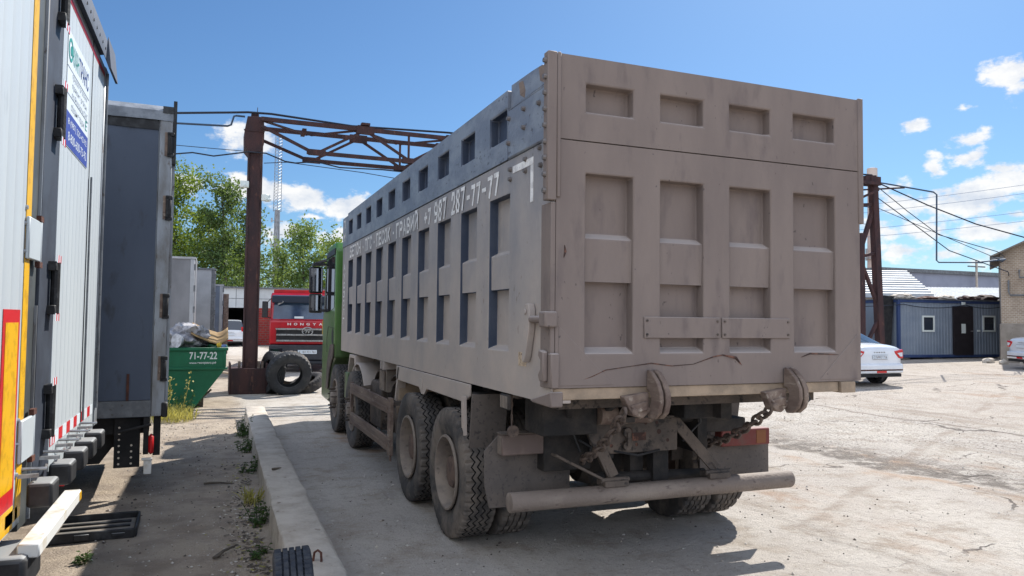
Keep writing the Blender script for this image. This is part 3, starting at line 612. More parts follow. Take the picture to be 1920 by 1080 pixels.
# ------------------------------------------------------------------ ground and curb
def ground_mat():
    m = bpy.data.materials.new('ground_dust'); m.use_nodes = True; t = m.node_tree; nn = t.nodes; ll = t.links; b = nn['Principled BSDF']; b.inputs['Roughness'].default_value = .9; b.inputs['Specular IOR Level'].default_value = .25
    g = nn.new('ShaderNodeNewGeometry'); P = g.outputs['Position']
    def noise_(scale, detail=6, rough=.6, sc=(1,1,1), rot=0, off=(0,0,0)):
        mp = nn.new('ShaderNodeMapping'); mp.inputs['Scale'].default_value = sc; mp.inputs['Rotation'].default_value = (0,0,rot); mp.inputs['Location'].default_value = off; ll.new(P, mp.inputs[0])
        n = nn.new('ShaderNodeTexNoise'); n.inputs['Scale'].default_value = scale; n.inputs['Detail'].default_value = detail; n.inputs['Roughness'].default_value = rough; ll.new(mp.outputs[0], n.inputs['Vector']); return n.outputs['Fac']
    def ramp(x, a, c, o0=0., o1=1.):
        r = nn.new('ShaderNodeMapRange'); r.interpolation_type = 'SMOOTHSTEP'; r.inputs[1].default_value = a; r.inputs[2].default_value = c; r.inputs[3].default_value = o0; r.inputs[4].default_value = o1; ll.new(x, r.inputs[0]); return r.outputs[0]
    def mix(fac, a, c):
        mi = nn.new('ShaderNodeMix'); mi.data_type = 'RGBA'
        for v, k in ((fac, 0), (a, 6), (c, 7)):
            if hasattr(v, 'links'): ll.new(v, mi.inputs[k])
            else: mi.inputs[k].default_value = v
        return mi.outputs[2]
    def math_(op, a, c=None):
        n = nn.new('ShaderNodeMath'); n.operation = op
        for k, v in enumerate((a, c)):
            if v is None: continue
            if hasattr(v, 'links'): ll.new(v, n.inputs[k])
            else: n.inputs[k].default_value = v
        return n.outputs[0]
    sx = nn.new('ShaderNodeSeparateXYZ'); ll.new(P, sx.inputs[0]); X, Y = sx.outputs[0], sx.outputs[1]
    base = mix(ramp(noise_(.35, 5), .35, .65), lin(177,169,160), lin(192,185,175))
    base = mix(ramp(noise_(2.2, 7, .68), .45, .7), base, lin(160,149,136)); base = mix(ramp(noise_(14, 8, .75), .52, .68, 0, .6), base, lin(136,128,120)); base = mix(ramp(noise_(19, 7, .75, (1,1,1), 0, (7,3,0)), .56, .68, 0, .6), base, lin(198,191,182))
    base = mix(ramp(noise_(1.1, 6, .7, (1, .25, 1), 1.2), .55, .72, 0, .75), base, lin(124,114,104))
    # brown dirt on the left of the kerb beam
    left = ramp(X, .75, .35); dirt = mix(ramp(noise_(3, 7), .4, .65), lin(170,154,134), lin(138,123,107))
    base = mix(math_('MULTIPLY', left, .75), base, dirt)
    # orange-brown stains
    st = math_('MULTIPLY', ramp(noise_(.55, 4, .5, (1, .3, 1), .9, (4,2,0)), .60, .70), ramp(noise_(3, 5), .35, .6)); base = mix(math_('MULTIPLY', st, .75), base, lin(150,116,86))
    # rough aggregate area to the right of the concrete edge
    wob = math_('MULTIPLY', math_('SUBTRACT', noise_(.9, 6, .65), .5), .9)
    edge = math_('ADD', math_('ADD', math_('SUBTRACT', X, 7.55), math_('MULTIPLY', math_('SUBTRACT', Y, 9.5), .12)), wob)
    rough_ = ramp(edge, -.05, .15); band = math_('MULTIPLY', ramp(edge, -.03, .10), ramp(edge, 1.5, .3))
    vor = nn.new('ShaderNodeTexVoronoi'); vor.inputs['Scale'].default_value = 26; ll.new(P, vor.inputs['Vector']); vd = vor.outputs['Distance']; vc = nn.new('ShaderNodeSeparateColor'); ll.new(vor.outputs['Color'], vc.inputs[0])
    stone = math_('MULTIPLY', ramp(vc.outputs[0], .35, .6), ramp(vd, .55, .3))
    agg = math_('MULTIPLY', math_('MULTIPLY', rough_, stone), ramp(noise_(.9, 5), .36, .52))
    base = mix(math_('MULTIPLY', agg, .72), base, lin(104,97,90)); base = mix(math_('MULTIPLY', math_('MULTIPLY', band, ramp(noise_(5, 6), .34, .56)), .85), base, lin(104,96,88))
    so_ = math_('MULTIPLY', math_('MULTIPLY', ramp(edge, -.75, -.25), ramp(edge, .02, -.12)), ramp(noise_(.7, 5, .6, (1,.5,1)), .50, .62)); base = mix(math_('MULTIPLY', so_, .6), base, lin(166,132,100))
    ln = math_('ABSOLUTE', math_('ADD', math_('SUBTRACT', X, 11.9), math_('MULTIPLY', math_('SUBTRACT', noise_(.6, 6), .5), .9))); base = mix(math_('MULTIPLY', ramp(ln, .07, .02), .75), base, lin(112,102,92)); base = mix(math_('MULTIPLY', ramp(math_('SUBTRACT', X, 11.9), -.2, 1.0), .35), base, lin(170,158,146))
    dk = math_('ABSOLUTE', math_('ADD', math_('SUBTRACT', math_('ADD', math_('MULTIPLY', X, .55), math_('MULTIPLY', Y, -1.0)), -2.6), math_('MULTIPLY', math_('SUBTRACT', noise_(1.1, 5), .5), .5))); tk = math_('MULTIPLY', math_('MULTIPLY', ramp(dk, .16, .03), ramp(X, 4.2, 5.2)), ramp(noise_(1.4, 4), .42, .58)); base = mix(math_('MULTIPLY', tk, .55), base, lin(140,126,112))
    # fine grit everywhere
    v2 = nn.new('ShaderNodeTexVoronoi'); v2.inputs['Scale'].default_value = 55; ll.new(P, v2.inputs['Vector']); c2 = nn.new('ShaderNodeSeparateColor'); ll.new(v2.outputs['Color'], c2.inputs[0])
    grit = math_('MULTIPLY', ramp(c2.outputs[0], .86, .95), ramp(v2.outputs['Distance'], .4, .2)); base = mix(math_('MULTIPLY', grit, .6), base, lin(96,90,86))
    gl = math_('MULTIPLY', ramp(c2.outputs[1], .9, .96), ramp(v2.outputs['Distance'], .35, .2)); base = mix(math_('MULTIPLY', gl, .6), base, lin(205,200,194))
    # cracks: edges of large warped cells
    nw = nn.new('ShaderNodeTexNoise'); nw.inputs['Scale'].default_value = 1.2; nw.inputs['Detail'].default_value = 6; ll.new(P, nw.inputs['Vector'])
    va = nn.new('ShaderNodeVectorMath'); va.operation = 'SCALE'; va.inputs[3].default_value = 1.4; ll.new(nw.outputs['Color'], va.inputs[0]); vb = nn.new('ShaderNodeVectorMath'); ll.new(va.outputs[0], vb.inputs[0]); ll.new(P, vb.inputs[1])
    vm = nn.new('ShaderNodeMapping'); vm.inputs['Scale'].default_value = (.16,.30,0); vm.inputs['Rotation'].default_value = (0,0,.25); ll.new(vb.outputs[0], vm.inputs[0])
    ve = nn.new('ShaderNodeTexVoronoi'); ve.feature = 'DISTANCE_TO_EDGE'; ve.inputs['Scale'].default_value = 1.0; ll.new(vm.outputs[0], ve.inputs['Vector'])
    cr = math_('MULTIPLY', math_('MULTIPLY', ramp(ve.outputs['Distance'], .006, .002), ramp(noise_(.8, 4), .42, .55)), ramp(X, 4.6, 6.0, .12, 1.0)); base = mix(math_('MULTIPLY', cr, .8), base, lin(84,76,70))
    # tyre tracks: faint streaks along the yard
    tr = ramp(noise_(1.6, 5, .6, (1, .06, 1), -.95), .58, .7, 0, .5); base = mix(tr, base, lin(148,136,122))
    ll.new(base, b.inputs['Base Color'])
    bn = nn.new('ShaderNodeMath'); bn.operation = 'ADD'; h1 = math_('MULTIPLY', noise_(9, 8, .7), .9); h2 = math_('MULTIPLY', math_('SUBTRACT', 1., vd), math_('MULTIPLY', rough_, .55))
    ll.new(h1, bn.inputs[0]); ll.new(h2, bn.inputs[1]); h3 = math_('SUBTRACT', math_('ADD', bn.outputs[0], math_('MULTIPLY', noise_(55, 5, .7), .45)), math_('MULTIPLY', cr, .6))
    bu = nn.new('ShaderNodeBump'); bu.inputs['Strength'].default_value = .95; bu.inputs['Distance'].default_value = .045; ll.new(h3, bu.inputs['Height']); ll.new(bu.outputs[0], b.inputs['Normal'])
    return m
m_ground = ground_mat()
b = MB()
gx = [-2500, -300, -60, -20] + [-6 + .25*k for k in range(49)] + [6.5 + k for k in range(25)] + [40, 80, 300, 2500]
gy = [-300, -40, -8] + [0 + .25*k for k in range(81)] + [21, 23, 26, 30, 40, 60, 100, 300, 3500]
def gh(x, y):
    near = max(0., min(1., (14 - abs(x - 4)) / 5)) * max(0., min(1., (22 - y) / 4)) * (1 if y > -1 else 0)
    return gz(x) + near * (.022 * (noise.noise(Vector((x*.55, y*.55, 0))) ) + .010 * noise.noise(Vector((x*2.1, y*2.1, 3)))) * (.3 if 1.5 < x < 5 else 1)
vs = [(x, y, gh(x, y)) for x in gx for y in gy]; ny = len(gy)
b.add(vs, [(i*ny+j, (i+1)*ny+j, (i+1)*ny+j+1, i*ny+j+1) for i in range(len(gx)-1) for j in range(ny-1)])
g = b.build('ground', m_ground, ang=60); g['kind'] = 'structure'
# concrete beam used as a kerb
m_conc = mat('kerb_concrete', lin(190,182,170), .9, lin(166,156,144), 4, .4, .65, lin(120,108,96), 11, .62, .72, bump=.6, bs=30)
b = MB(); n = 70; sec = []
for i in range(n+1):
    y = 3.6 + (14.5-3.6)*i/n; xr = .84 + .065*(y-4.8)/9.8; xl = .50 + .08*max(0, (y-5))/9.5
    j = lambda k, s=.012: s*noise.noise(Vector((y*2.3, k*5.1, 1.7))) + s*.6*noise.noise(Vector((y*9, k*3.3, .2)))
    chip = .03*max(0, noise.noise(Vector((y*1.7, 9, 2))) - .15)
    sec.append([(xl - .015 + j(1), y, -.05), (xl + j(2,.008), y, .21 + j(3,.008)), (xl + .02, y, .222 + j(4,.006)), (xr - .03 - chip*2, y, .222 + j(5,.008)), (xr + j(6) - chip, y, .20 + j(7) - chip), (xr + .04 + j(8), y, -.05)])
vs = [p for s_ in sec for p in s_]
b.add(vs, [(i*6+k, i*6+k+1, (i+1)*6+k+1, (i+1)*6+k) for i in range(n) for k in range(5)] + [(0,1,2,3,4,5), tuple(n*6+k for k in range(5,-1,-1))])
kerb = b.build('concrete_beam', m_conc, ang=50); tag(kerb, 'long low concrete beam lying beside the dump truck as a kerb', 'kerb')
b = MB(); b.tube([(.66 + .0*k, 5.16 + .0, .20) for k in (0,)] + [(.66,5.16,.24),(.665,5.15,.285),(.685,5.14,.30),(.705,5.13,.285),(.71,5.13,.22),(.71,5.13,.20)], .008, 8); b.build('lifting_loop', m_copper, kerb)

# ------------------------------------------------------------------ trailers on the left
m_twhite = mat('trailer_white', lin(182,190,194), .45, lin(174,182,187), 1.5, .4, .7, lin(158,166,171), 9, .66, .8, bump=.05, bs=12, streak=(1,1,.25))
m_tyel = mat('yellow_tape', lin(222,170,8), .4, lin(200,150,10), 12, .5, .6); m_tred = mat('red_tape', lin(196,28,34), .4, lin(168,30,36), 10, .5, .65)
m_steel = mat('grey_steel', lin(92,96,100), .5, lin(112,116,120), 6, .45, .6, lin(76,70,66), 20, .6, .7)
m_dpost = mat('dark_steel_post', lin(62,66,66), .5, lin(76,80,80), 4, .45, .6); m_post = mat('bluish_post', lin(40,46,58), .6, lin(54,62,74), 3, .4, .6)
m_tblack = mat('rubber_black', lin(28,29,31), .6, lin(60,62,64), 9, .5, .7, bump=.15)
m_buf = top_dust_light(mat('buffer_rubber', lin(30,31,33), .6, lin(50,50,52), 9), lin(150,152,152), .85)  # light on the buffer tops put in as grey upward faces
m_chrome = mat('zinc', lin(170,172,172), .35, lin(130,126,122), 15, metal=.6)
m_wbar = mat('white_bar', lin(214,214,210), .5, lin(192,180,158), 5, .56, .7, lin(150,124,96), 16, .66, .74)
m_sw = mat('sign_white', lin(205,214,220), .5); m_blue = mat('sign_blue', lin(40,60,140), .5, lin(50,72,152), 6); m_teal = mat('sign_teal', lin(30,140,130), .5); m_sgrey = mat('sign_grey', lin(140,150,160), .5); m_navy = mat('sign_navy', lin(46,70,130), .5)
m_tarp = mat('dark_curtain', lin(70,79,94), .7, lin(80,89,104), 1.2, .38, .66, lin(62,66,74), 6, .58, .72, bump=.2, bs=5, streak=(1,1,.4))
m_alu = mat('aluminium_post', lin(142,148,154), .45, lin(112,112,112), 5, .42, .62, lin(88,78,70), 24, .6, .7, metal=.25, streak=(1,1,.3))
m_tdark = mat('under_black', lin(24,25,27), .8, lin(44,43,43), 6)
def hinge(b_, x, y, z, h=.34):
    b_.tube([(x+.03, y, z-h/2), (x+.03, y, z+h/2)], .028, 10); 
    for s in (-1, 1): b_.box(x-.02, x+.045, y-.07, y+.07, z+s*h*.42-.03, z+s*h*.42+.03)
# nearest trailer: right edge of its rear door is at y=5.06
t1 = thing('white_trailer', 'white trailer nearest the camera, yellow edge tape and red-bordered yellow plate on its door', 'trailer', (-1.0, 3.8, 0), group='trailers parked rear out along the left')
b = MB(); b.box(-9.0, -.06, -1.3, 1.22, .62, 4.15); b.build('box_body', m_twhite, t1)
b = MB(); prof = []
for k in range(14):
    y = -1.28 + .178*k; prof += [(0, y), (0, y+.165), (-.0015, y+.168), (-.0015, y+.175)]
prof = [(x, y) for x, y in prof if y < 1.22] + [(0, 1.235)]
b.prism([(x, y) for x, y in prof] + [(-.055, 1.235), (-.055, -1.28)], .66, 4.10, 'z'); d1 = b.build('rear_door', m_twhite, t1)
b = MB(); b.box(.0015, .004, 1.11, 1.232, .70, 4.1); b.box(.0015, .004, .9, 1.168, .70, .77); b.build('yellow_tape', m_tyel, d1)
b = MB(); b.box(.0015, .004, .70, 1.055, .80, 1.87); pl = b.build('reflective_plate', m_tred, d1)
b = MB(); b.box(.0045, .006, .75, 1.015, .90, 1.80); b.build('plate_field', m_tyel, pl)
b = MB(); b.box(.0015, .004, .70, 1.06, .58+.09, .795); b.build('yellow_tape', m_tyel, d1)
for z in (2.28, 1.13):
    b = MB(); b.box(.0045, .026, 1.10, 1.40, z-.12, z+.12); b.tube([(.012,1.41,z-.15),(.012,1.41,z+.15)], .018, 8)
    b.build('door_hinge', m_twhite, d1, bevel=.006)
    b = MB(); b.box(.004,.03,1.36,1.44,z+.121,z+.155); b.box(.004,.03,1.36,1.44,z-.155,z-.121); b.build('hinge_pin', m_copper, d1)
b = MB()
for z in (.95, 1.12, 2.2, 2.36, 1.25, 2.45): b.tube([(.0, 1.11, z), (.012, 1.11, z)], [.016,.011], 8)
b.build('rivets', m_chrome, d1)
b = MB(); b.box(-.06, -.012, 1.26, 1.49, .60, 4.15); b.build('corner_post', m_dpost, t1, bevel=.004)
b = MB(); b.box(-.012, .004, 1.475, 1.487, 2.35, 4.12); b.box(-.012, .004, 1.475, 1.487, .62, 1.9); b.build('edge_strip', m_alu, t1)
b = MB(); b.box(-9, -.07, -1.2, 1.2, .5, .615); b.box(-.7, -.45, -1.1, 1.1, .35, .5); b.build('underframe', m_tdark, t1)
b = MB(); b.box(-.1, .14, .72, 1.12, .40, .60); b.build('rubber_buffer', m_buf, t1, bevel=.03, seg=2)
def twheel(parent, x, y, z=.5, r=.5, w=.36):
    o = MB().lathe([(-w/2*.7,r*.55),(-w/2,r*.75),(-w/2*.95,r*.96),(-w/2*.8,r),(w/2*.8,r),(w/2*.95,r*.96),(w/2,r*.75),(w/2*.7,r*.55),(w/2*.3,r*.5),(w/2*.3,0)], 28, Matrix.Rotation(PI/2,4,'Z')).build('wheel', m_tyrek, parent)
    o.location = (x, y, z)
for x in (-2.2, -3.5): twheel(t1, x, 1.0); twheel(t1, x, -1.0)
# second white trailer with the printed sign
t2 = thing('white_trailer', 'second white trailer from the camera, blue and white company sign on its door', 'trailer', (-1.0, 6.65, 0), group='trailers parked rear out along the left')
Y0 = 7.15
b = MB(); b.box(-9.0, -.06, -1.28, 1.28, .95, 4.12); b.build('box_body', m_twhite, t2)
for (ya, yb) in ((-.85, .40), (.43, 1.10)):
    b = MB(); prof = []; y = ya
    while y < yb - .16: prof += [(0, y), (0, y+.14), (-.0015, y+.143), (-.0015, y+.148)]; y += .15
    b.prism(prof + [(0, y), (0, yb), (-.055, yb), (-.055, ya)], .88, 4.16, 'z'); dr = b.build('rear_door', m_twhite, t2)
    if ya < 0: sd = dr
    b = MB(); k = 0; y = ya + .02
    while y < yb - .1:
        b.mi = k % 2; 
        b.box(.0015, .0035, y, min(y+.15, yb), .96, 1.045); y += .152; k += 1
    b.build('striped_tape', [m_tred, m_sw], dr)
b = MB(); b.box(-.055, .003, .402, .428, .87, 4.16); b.build('door_seal', m_tblack, t2)
b = MB(); b.box(-.055, -.002, -1.32, -.855, .70, 4.2); b.build('corner_post', m_post, t2, bevel=.01)
for z in (1.22, 2.02, 3.18, 3.95):
    b = MB(); hinge(b, .0, -1.0, z, .34); h_ = b.build('door_hinge', m_tblack, t2, bevel=.004)
    for s in (-1, 1):
        b = MB()
        for k in range(4):
            b.mi = k % 2; b.box(.0465, .049, -1.07+.035*k, -1.07+.0345*(k+1), z+s*.19-.025, z+s*.19+.025)
        b.build('hinge_tape', [m_sw, m_tred], h_)
b = MB(); b.box(-.055, .012, 1.105, 1.30, .83, 4.16); b.build('corner_post', m_alu, t2, bevel=.01)
b = MB(); b.tube([(.02,1.14,1.0),(.02,1.14,4.1)], .014, 8); b.tube([(.02,.41,.98),(.02,.41,3.0)], .008, 8); b.build('lock_rod', m_steel, t2)
b = MB(); b.box(-.06, .004, -.85, 1.10, .80, .878); b.build('rear_beam', m_twhite, t2)
b = MB(); b.box(-9, -.07, -1.0, 1.0, .80, .945); b.box(-.9, -.5, -.95, .95, .5, .8); b.box(-1.3, -1.28, -1.0, -.3, .25, .9); b.box(-1.3, -1.28, .3, 1.0, .25, .9); b.build('underframe', m_tdark, t2)
for k, y in enumerate((-1.62, -1.02, -.52, -.08, .38)):
    b = MB(); b.box(.05, .18, y-.105, y+.105, .755, .895)
    o = b.build('rubber_buffer', m_buf, t2, bevel=.02, seg=2)
    b = MB(); b.bar((-.1, y-.1, .935), (.1, y-.05, .93), .03, .02); b.tube([(.0,y+.0,.96),(.12,y+.02,.955),(.1,y+.15,.95)], .01, 6); b.build('buffer_bracket', m_chrome, o)
b = MB(); b.box(.08, .185, -2.05, -.72, .57, .645)
ub = b.build('underride_bar', m_wbar, t2, bevel=.008); b = MB(); b.box(.1852, .187, -.80, -.7215, .58, .635); b.build('yellow_mark', m_tyel, ub)
b = MB(); b.box(.02, .07, -.66, -.62, .66, .74); b.build('red_reflector', m_tred, t2)
for x in (-2.6, -3.9): twheel(t2, x, .85); twheel(t2, x, -.85)
# overhanging torn roof edge
b = MB(); b.prism([(-.2,4.12),(.03,4.17),(.05,4.13),(.055,4.30),(.02,4.36),(-.25,4.34)], -1.3, .8, 'y'); b.prism([(.03,4.17),(.07,4.06),(.09,4.06),(.06,4.34)], .80, 1.30, 'y'); b.build('roof_edge', m_tarp, t2)
b = MB()
for k in range(12): b.tube([(.04,-1.0+.17*k,4.2),(.06,-1.0+.17*k,4.2)], .012, 6)
b.build('edge_rivets', m_chrome, t2)
b = MB(); b.box(.0015,.0035,-.8,1.09,4.06,4.10); b.build('red_stripe', m_tred, t2)
# printed sign on its left door
b = MB(); b.box(.0015, .004, -1.19+.02, -.20, 3.04, 3.88)
sg = None
SY0, SY1 = -.70, .25
b = MB(); b.box(.0015, .004, SY0, SY1, 3.04, 3.86); sg = b.build('company_sign', m_sw, sd)
b = MB(); b.box(.0045, .006, SY0, SY1, 3.045, 3.29); b.build('blue_field', m_blue, sg)
b = MB(); 
for z in (3.60, 3.41): b.box(.0045, .006, SY0, SY1, z, z+.006)
b.build('rule', m_sgrey, sg)
def stext(s_, y0, y1, z0, z1, m):
    o = text('lettering', s_, 1.0, m, None, Matrix.Identity(4), 0); xs = [v.co.x for v in o.data.vertices]; ys = [v.co.y for v in o.data.vertices]; a, c, d, e = min(xs), max(xs), min(ys), max(ys)
    for v in o.data.vertices: v.co = (.0066, y0+(y1-y0)*(v.co.x-a)/(c-a), z0+(z1-z0)*(v.co.y-d)/(e-d))
    o.parent = sg
stext('КИАН', SY0+.20, SY0+.44, 3.655, 3.80, m_teal); stext('ТРАНС', SY0+.45, SY1-.05, 3.655, 3.80, m_navy)
b = MB(); b.lathe([(0,.062),(0,.085),(.002,.085),(.002,.062)], 24, Matrix.Translation((.005,SY0+.10,3.735)), close=True); b.lathe([(0,.0),(0,.035),(.002,.035),(.002,0)], 16, Matrix.Translation((.005,SY0+.12,3.735))); b.build('emblem', m_teal, sg)
stext('грузоперевозки', SY0+.20, SY1-.1, 3.545, 3.59, m_sgrey); stext('прямые рейсы', SY0+.2, SY1-.1, 3.475, 3.535, m_sgrey); stext('по России и СНГ', SY0+.2, SY1-.05, 3.42, 3.465, m_sgrey); stext('Е', SY1-.14, SY1-.06, 3.33, 3.405, m_teal); stext('сборные грузы', SY0+.18, SY1-.2, 3.31, 3.38, m_sgrey)
stext('8 (987) 225-42-92', SY0+.08, SY1-.06, 3.19, 3.25, m_sw); stext('8-800-600-75-92', SY0+.10, SY1-.06, 3.09, 3.155, m_sw)
# dark curtain-sided trailer
t3 = thing('curtain_trailer', 'dark grey curtain-sided trailer standing further out than the white ones, with an aluminium corner post', 'trailer', (-.45, 8.6, 0), .058, group='trailers parked rear out along the left')
b = MB(); b.box(-10, -.14, .03, 2.5, .80, 3.95); b.build('box_body', m_tarp, t3)
b = MB(); n = 40; m_ = 10
vs = [(-9 + (9-.125)*(i/n)**.6, -.012*noise.noise(Vector((i*.35, j*.5, 2))) - .004, .98 + (3.86-.98)*j/m_) for i in range(n+1) for j in range(m_+1)]
b.add(vs, [(i*(m_+1)+j, (i+1)*(m_+1)+j, (i+1)*(m_+1)+j+1, i*(m_+1)+j+1) for i in range(n) for j in range(m_)]); b.build('curtain', m_tarp, t3)
b = MB(); b.box(-9.5, -.13, -.012, .028, .81, .975); b.build('side_rail', m_steel, t3)
b = MB(); b.box(-9, -.13, -.014, .0, 3.80, 3.94); b.build('curtain_gap', m_tblack, t3)
b = MB(); b.box(-.36,-.335,-.022,-.008,.98,1.45-.2); b.build('strap', m_copper, t3)
b = MB(); n = 24
vs = []
for i in range(n+1):
    x = -9 + 9.0*(i/n)**.5; q = .02*noise.noise(Vector((x*4, 1, 5)))
    vs += [(x, -.03, 3.90+q), (x, -.04+q*.4, 4.0+q*.3), (x, .05, 4.07+q*.5), (x, .4, 4.10)]
b.add(vs, [(i*4+k, (i+1)*4+k, (i+1)*4+k+1, i*4+k+1) for i in range(n) for k in range(3)]); b.build('rolled_roof_edge', mat('grey_tarp', lin(136,142,150), .6, lin(110,116,124), 5, .45, .6, bump=.3, bs=14), t3)
b = MB(); b.box(-.125, .0, -.02, .12, .81, 3.97); b.box(-.135, -.126, -.016, .1, .83, 3.95); cp = b.build('corner_post', m_alu, t3, bevel=.006)
for z in (3.65, 2.98, 1.95, 1.30):
    b = MB(); b.obox((-.03,-.035,z), (.035,.03,.24)); b.tube([(-.012,-.04,z-.10),(-.012,-.04,z+.08)], .02, 8); b.box(-.05,.015,-.05,-.021,z-.13,z-.09); b.box(-.05,.015,-.05,-.021,z+.09,z+.13); hh = b.build('door_hinge', m_tblack, cp, bevel=.004)
    b = MB(); b.box(-.075,-.045,-.03,-.021,z-.12,z+.13); b.build('hinge_leaf', m_frame, cp)
b = MB(); b.box(.0,.035,-.03,.10,3.45,4.12); b.box(-.10,.0,-.05,.0,3.98,4.05); b.build('rear_flap', m_tblack, t3)
b = MB(); b.box(-.03,.03,-.05,.1,.80,.95); b.build('corner_bumper', m_tblack, t3, bevel=.01)
b = MB(); b.box(.002,.03,.13,2.5,.8,3.95); b.build('rear_door', m_alu, t3)
b = MB(); b.box(-.46,-.22,.10,.115,.28,.80); mf = b.build('mud_flap', m_tdark, t3)
b = MB()
for k in range(7):
    z = .32 + .062*k
    for x in ((-.415, -.30) if k < 4 else (-.415,)): b.tube([(x,.0985,z),(x,.102,z)], .011, 8)
b.build('flap_hole_discs', mat('painted_daylight', lin(205,195,180), .9), mf)  # pale discs on the flap, daylight through holes put into their colour
b = MB(); b.box(-9,-.14,.15,2.4,.62,.795); b.box(-3.0,-1.0,.4,.5,.3,.8); b.box(-.7,-.25,.4,2.1,.45,.6); b.prism([(-1.2,.0+.3),(-.6,.3),(-.25,.8),(-1.2,.8)], .3, .33, 'y'); b.build('underframe', m_tdark, t3)
b = MB(); b.box(-.19,-.14,.0,.04,.42,.80); b.tube([(-.42,-.02,.66),(-.12,-.04,.73)], .014, 8); b.box(-.10,-.03,.04,.1,.40,.80); b.build('lamp_bracket', m_tdark, t3)
b = MB(); b.box(-.14,-.09,-.03,.1,.42,.62); b.build('tail_light', m_tred, t3, bevel=.02)
b = MB(); b.box(-.18,-.105,-.02,.1,.22,.36); b.box(-.2,-.1,-.025,.02,.36,.385); b.build('underride_end', m_wbar, t3, bevel=.006)
for x in (-2.2, -3.5): twheel(t3, x, .5); twheel(t3, x, 2.1)
# trailers further down the row
def far_trailer(x, y, z0, z1, wd, ms, lab, mp):
    t = thing('box_trailer', lab, 'trailer', (x, y, 0), group='trailers parked rear out along the left')
    b = MB(); b.box(-10, -.13, 0, wd, z0, z1); b.build('box_body', ms, t)
    b = MB(); b.box(-.128, 0, -.02, .14, z0, z1-.02); b.box(-.128, 0, wd-.14, wd+.02, z0, z1-.02); b.build('corner_post', mp, t, bevel=.01)
    b = MB(); b.box(-.1, .02, .145, wd-.145, z0+.02, z1-.03); b.build('rear_door', ms, t)
    b = MB(); b.box(-10, .03, -.03, wd+.03, z1-.018, z1+.05); b.build('roof_edge', mp, t)
    for k in range(4):
        b = MB(); b.box(-.02, .035, -.03, .03, z0+.3+k*(z1-z0)/4, z0+.5+k*(z1-z0)/4); b.build('door_hinge', m_steel, t)
    b = MB(); b.box(-10, -.2, .1, wd-.1, z0-.3, z0-.005); b.box(-.6,-.4,.1,wd-.1,.4,z0-.3); b.build('underframe', m_tdark, t)
    for q in (-1.6, -2.9): twheel(t, q, .3); twheel(t, q, wd-.3)
    return t
m_g1 = mat('grey_panel', lin(128,130,134), .6, lin(108,110,114), 1.2, .4, .65, lin(150,120,80), 3, .70, .8, streak=(1,1,.5)); m_g2 = mat('pale_panel', lin(170,174,178), .6, lin(150,154,158), 1.5); m_g3 = mat('blue_grey_panel', lin(110,122,140), .6, lin(96,106,120), 2)
far_trailer(-.60, 26.0, 1.0, 3.72, 2.5, m_g1, 'grey box trailer with a yellow smudge behind the green skip', m_g2)
far_trailer(.02, 29.6, .95, 3.60, 2.5, m_g2, 'pale flat-sided box trailer right of the grey trailer behind the skip', m_steel)
far_trailer(.34, 33.0, .9, 3.15, 2.4, m_g3, 'narrow blue-grey trailer end between the pale trailer and the rusty container', m_g2)
rc = thing('rusty_container', 'rusty brown steel container at the end of the trailer row', 'container', (.52, 36.0, 0), group=None)
b = MB(); b.box(-5,0,0,2.4,.2,2.85)
b.build('side_panel', m_copper, rc)
b = MB()
for k in range(9): b.box(-.45-.5*k,-.25-.5*k,-.03,-.001,.35,2.7)
b.build('rib', m_copper, rc)
b = MB(); b.box(.005,.10,.0,2.4,.2,2.85); b.box(-.1,.1,-.04,-.001,.2,2.88); b.box(-5,.1,0,2.4,2.851,2.9); b.build('end_frame', m_frame, rc)
b = MB(); b.box(-4.9,-.1,.1,2.3,0,.198); b.build('skid', m_tdark, rc)

# black plastic lid lying on the ground
b = MB(); R = Matrix.Translation((-.88,7.28,.02)) @ Matrix.Rotation(.02,4,'Z')
lid = thing('plastic_lid', 'black plastic toolbox lid lying upside down on the dirt by the trailers', 'toolbox_lid', (-.88, 7.28, .0), .03)
b.box(-.30,.30,-.29,.29,.008,.03); b.build('lid_base', mat('lid_plastic', lin(112,110,106), .5, lin(138,130,120), 7, .4, .6), lid, bevel=.006)
b = MB(); b.box(-.31,.31,-.315,-.291,.004,.085); b.box(-.31,.31,.291,.31,.004,.085); b.box(-.32,-.301,-.29,.29,.004,.08); b.box(.301,.325,-.29,.29,.004,.085); b.build('rim', m_tblack, lid, bevel=.01, seg=2)
b = MB()
for y in (-.16,.0,.15): b.box(-.27,.26,y-.02,y+.02,.031,.046)
b.build('rib', m_tblack, lid, bevel=.004)
for q in ((-.13,-.02,.02,.07),(.14,.24,.03,.06)):
    b = MB(); b.box(q[0],q[1],-.325,-.316,q[2],q[3]); b.build('latch', m_buf, lid, bevel=.004)
# ------------------------------------------------------------------ green skip with its rubbish
m_skip = mat('skip_green', lin(18,92,62), .45, lin(24,104,72), 2.5, .4, .65, lin(40,70,55), 9, .62, .74, bump=.1)
m_lett = mat('white_lettering', lin(215,222,218), .6)
sk = thing('skip', 'dark green rubbish skip lettered 71-77-22, heaped with sacks and cardboard', 'skip', (-.9, 16.4, 0))
poly = [(-1.5,1.20),(1.16,1.22),(1.16,.80),(.60,.03),(.55,.0),(-.7,.0),(-1.5,.7)]
b = MB(); b.prism(poly, .0, .04, 'y'); b.prism(poly, 1.76, 1.80, 'y')
for (p, q) in zip(poly[1:], poly[2:]+poly[:1]):
    if p == (-1.5,.7): continue
    b.add([(p[0],.041,p[1]),(q[0],.041,q[1]),(q[0],1.759,q[1]),(p[0],1.759,p[1])], [(0,1,2,3)])
b.build('hull', m_skip, sk, bevel=.006)
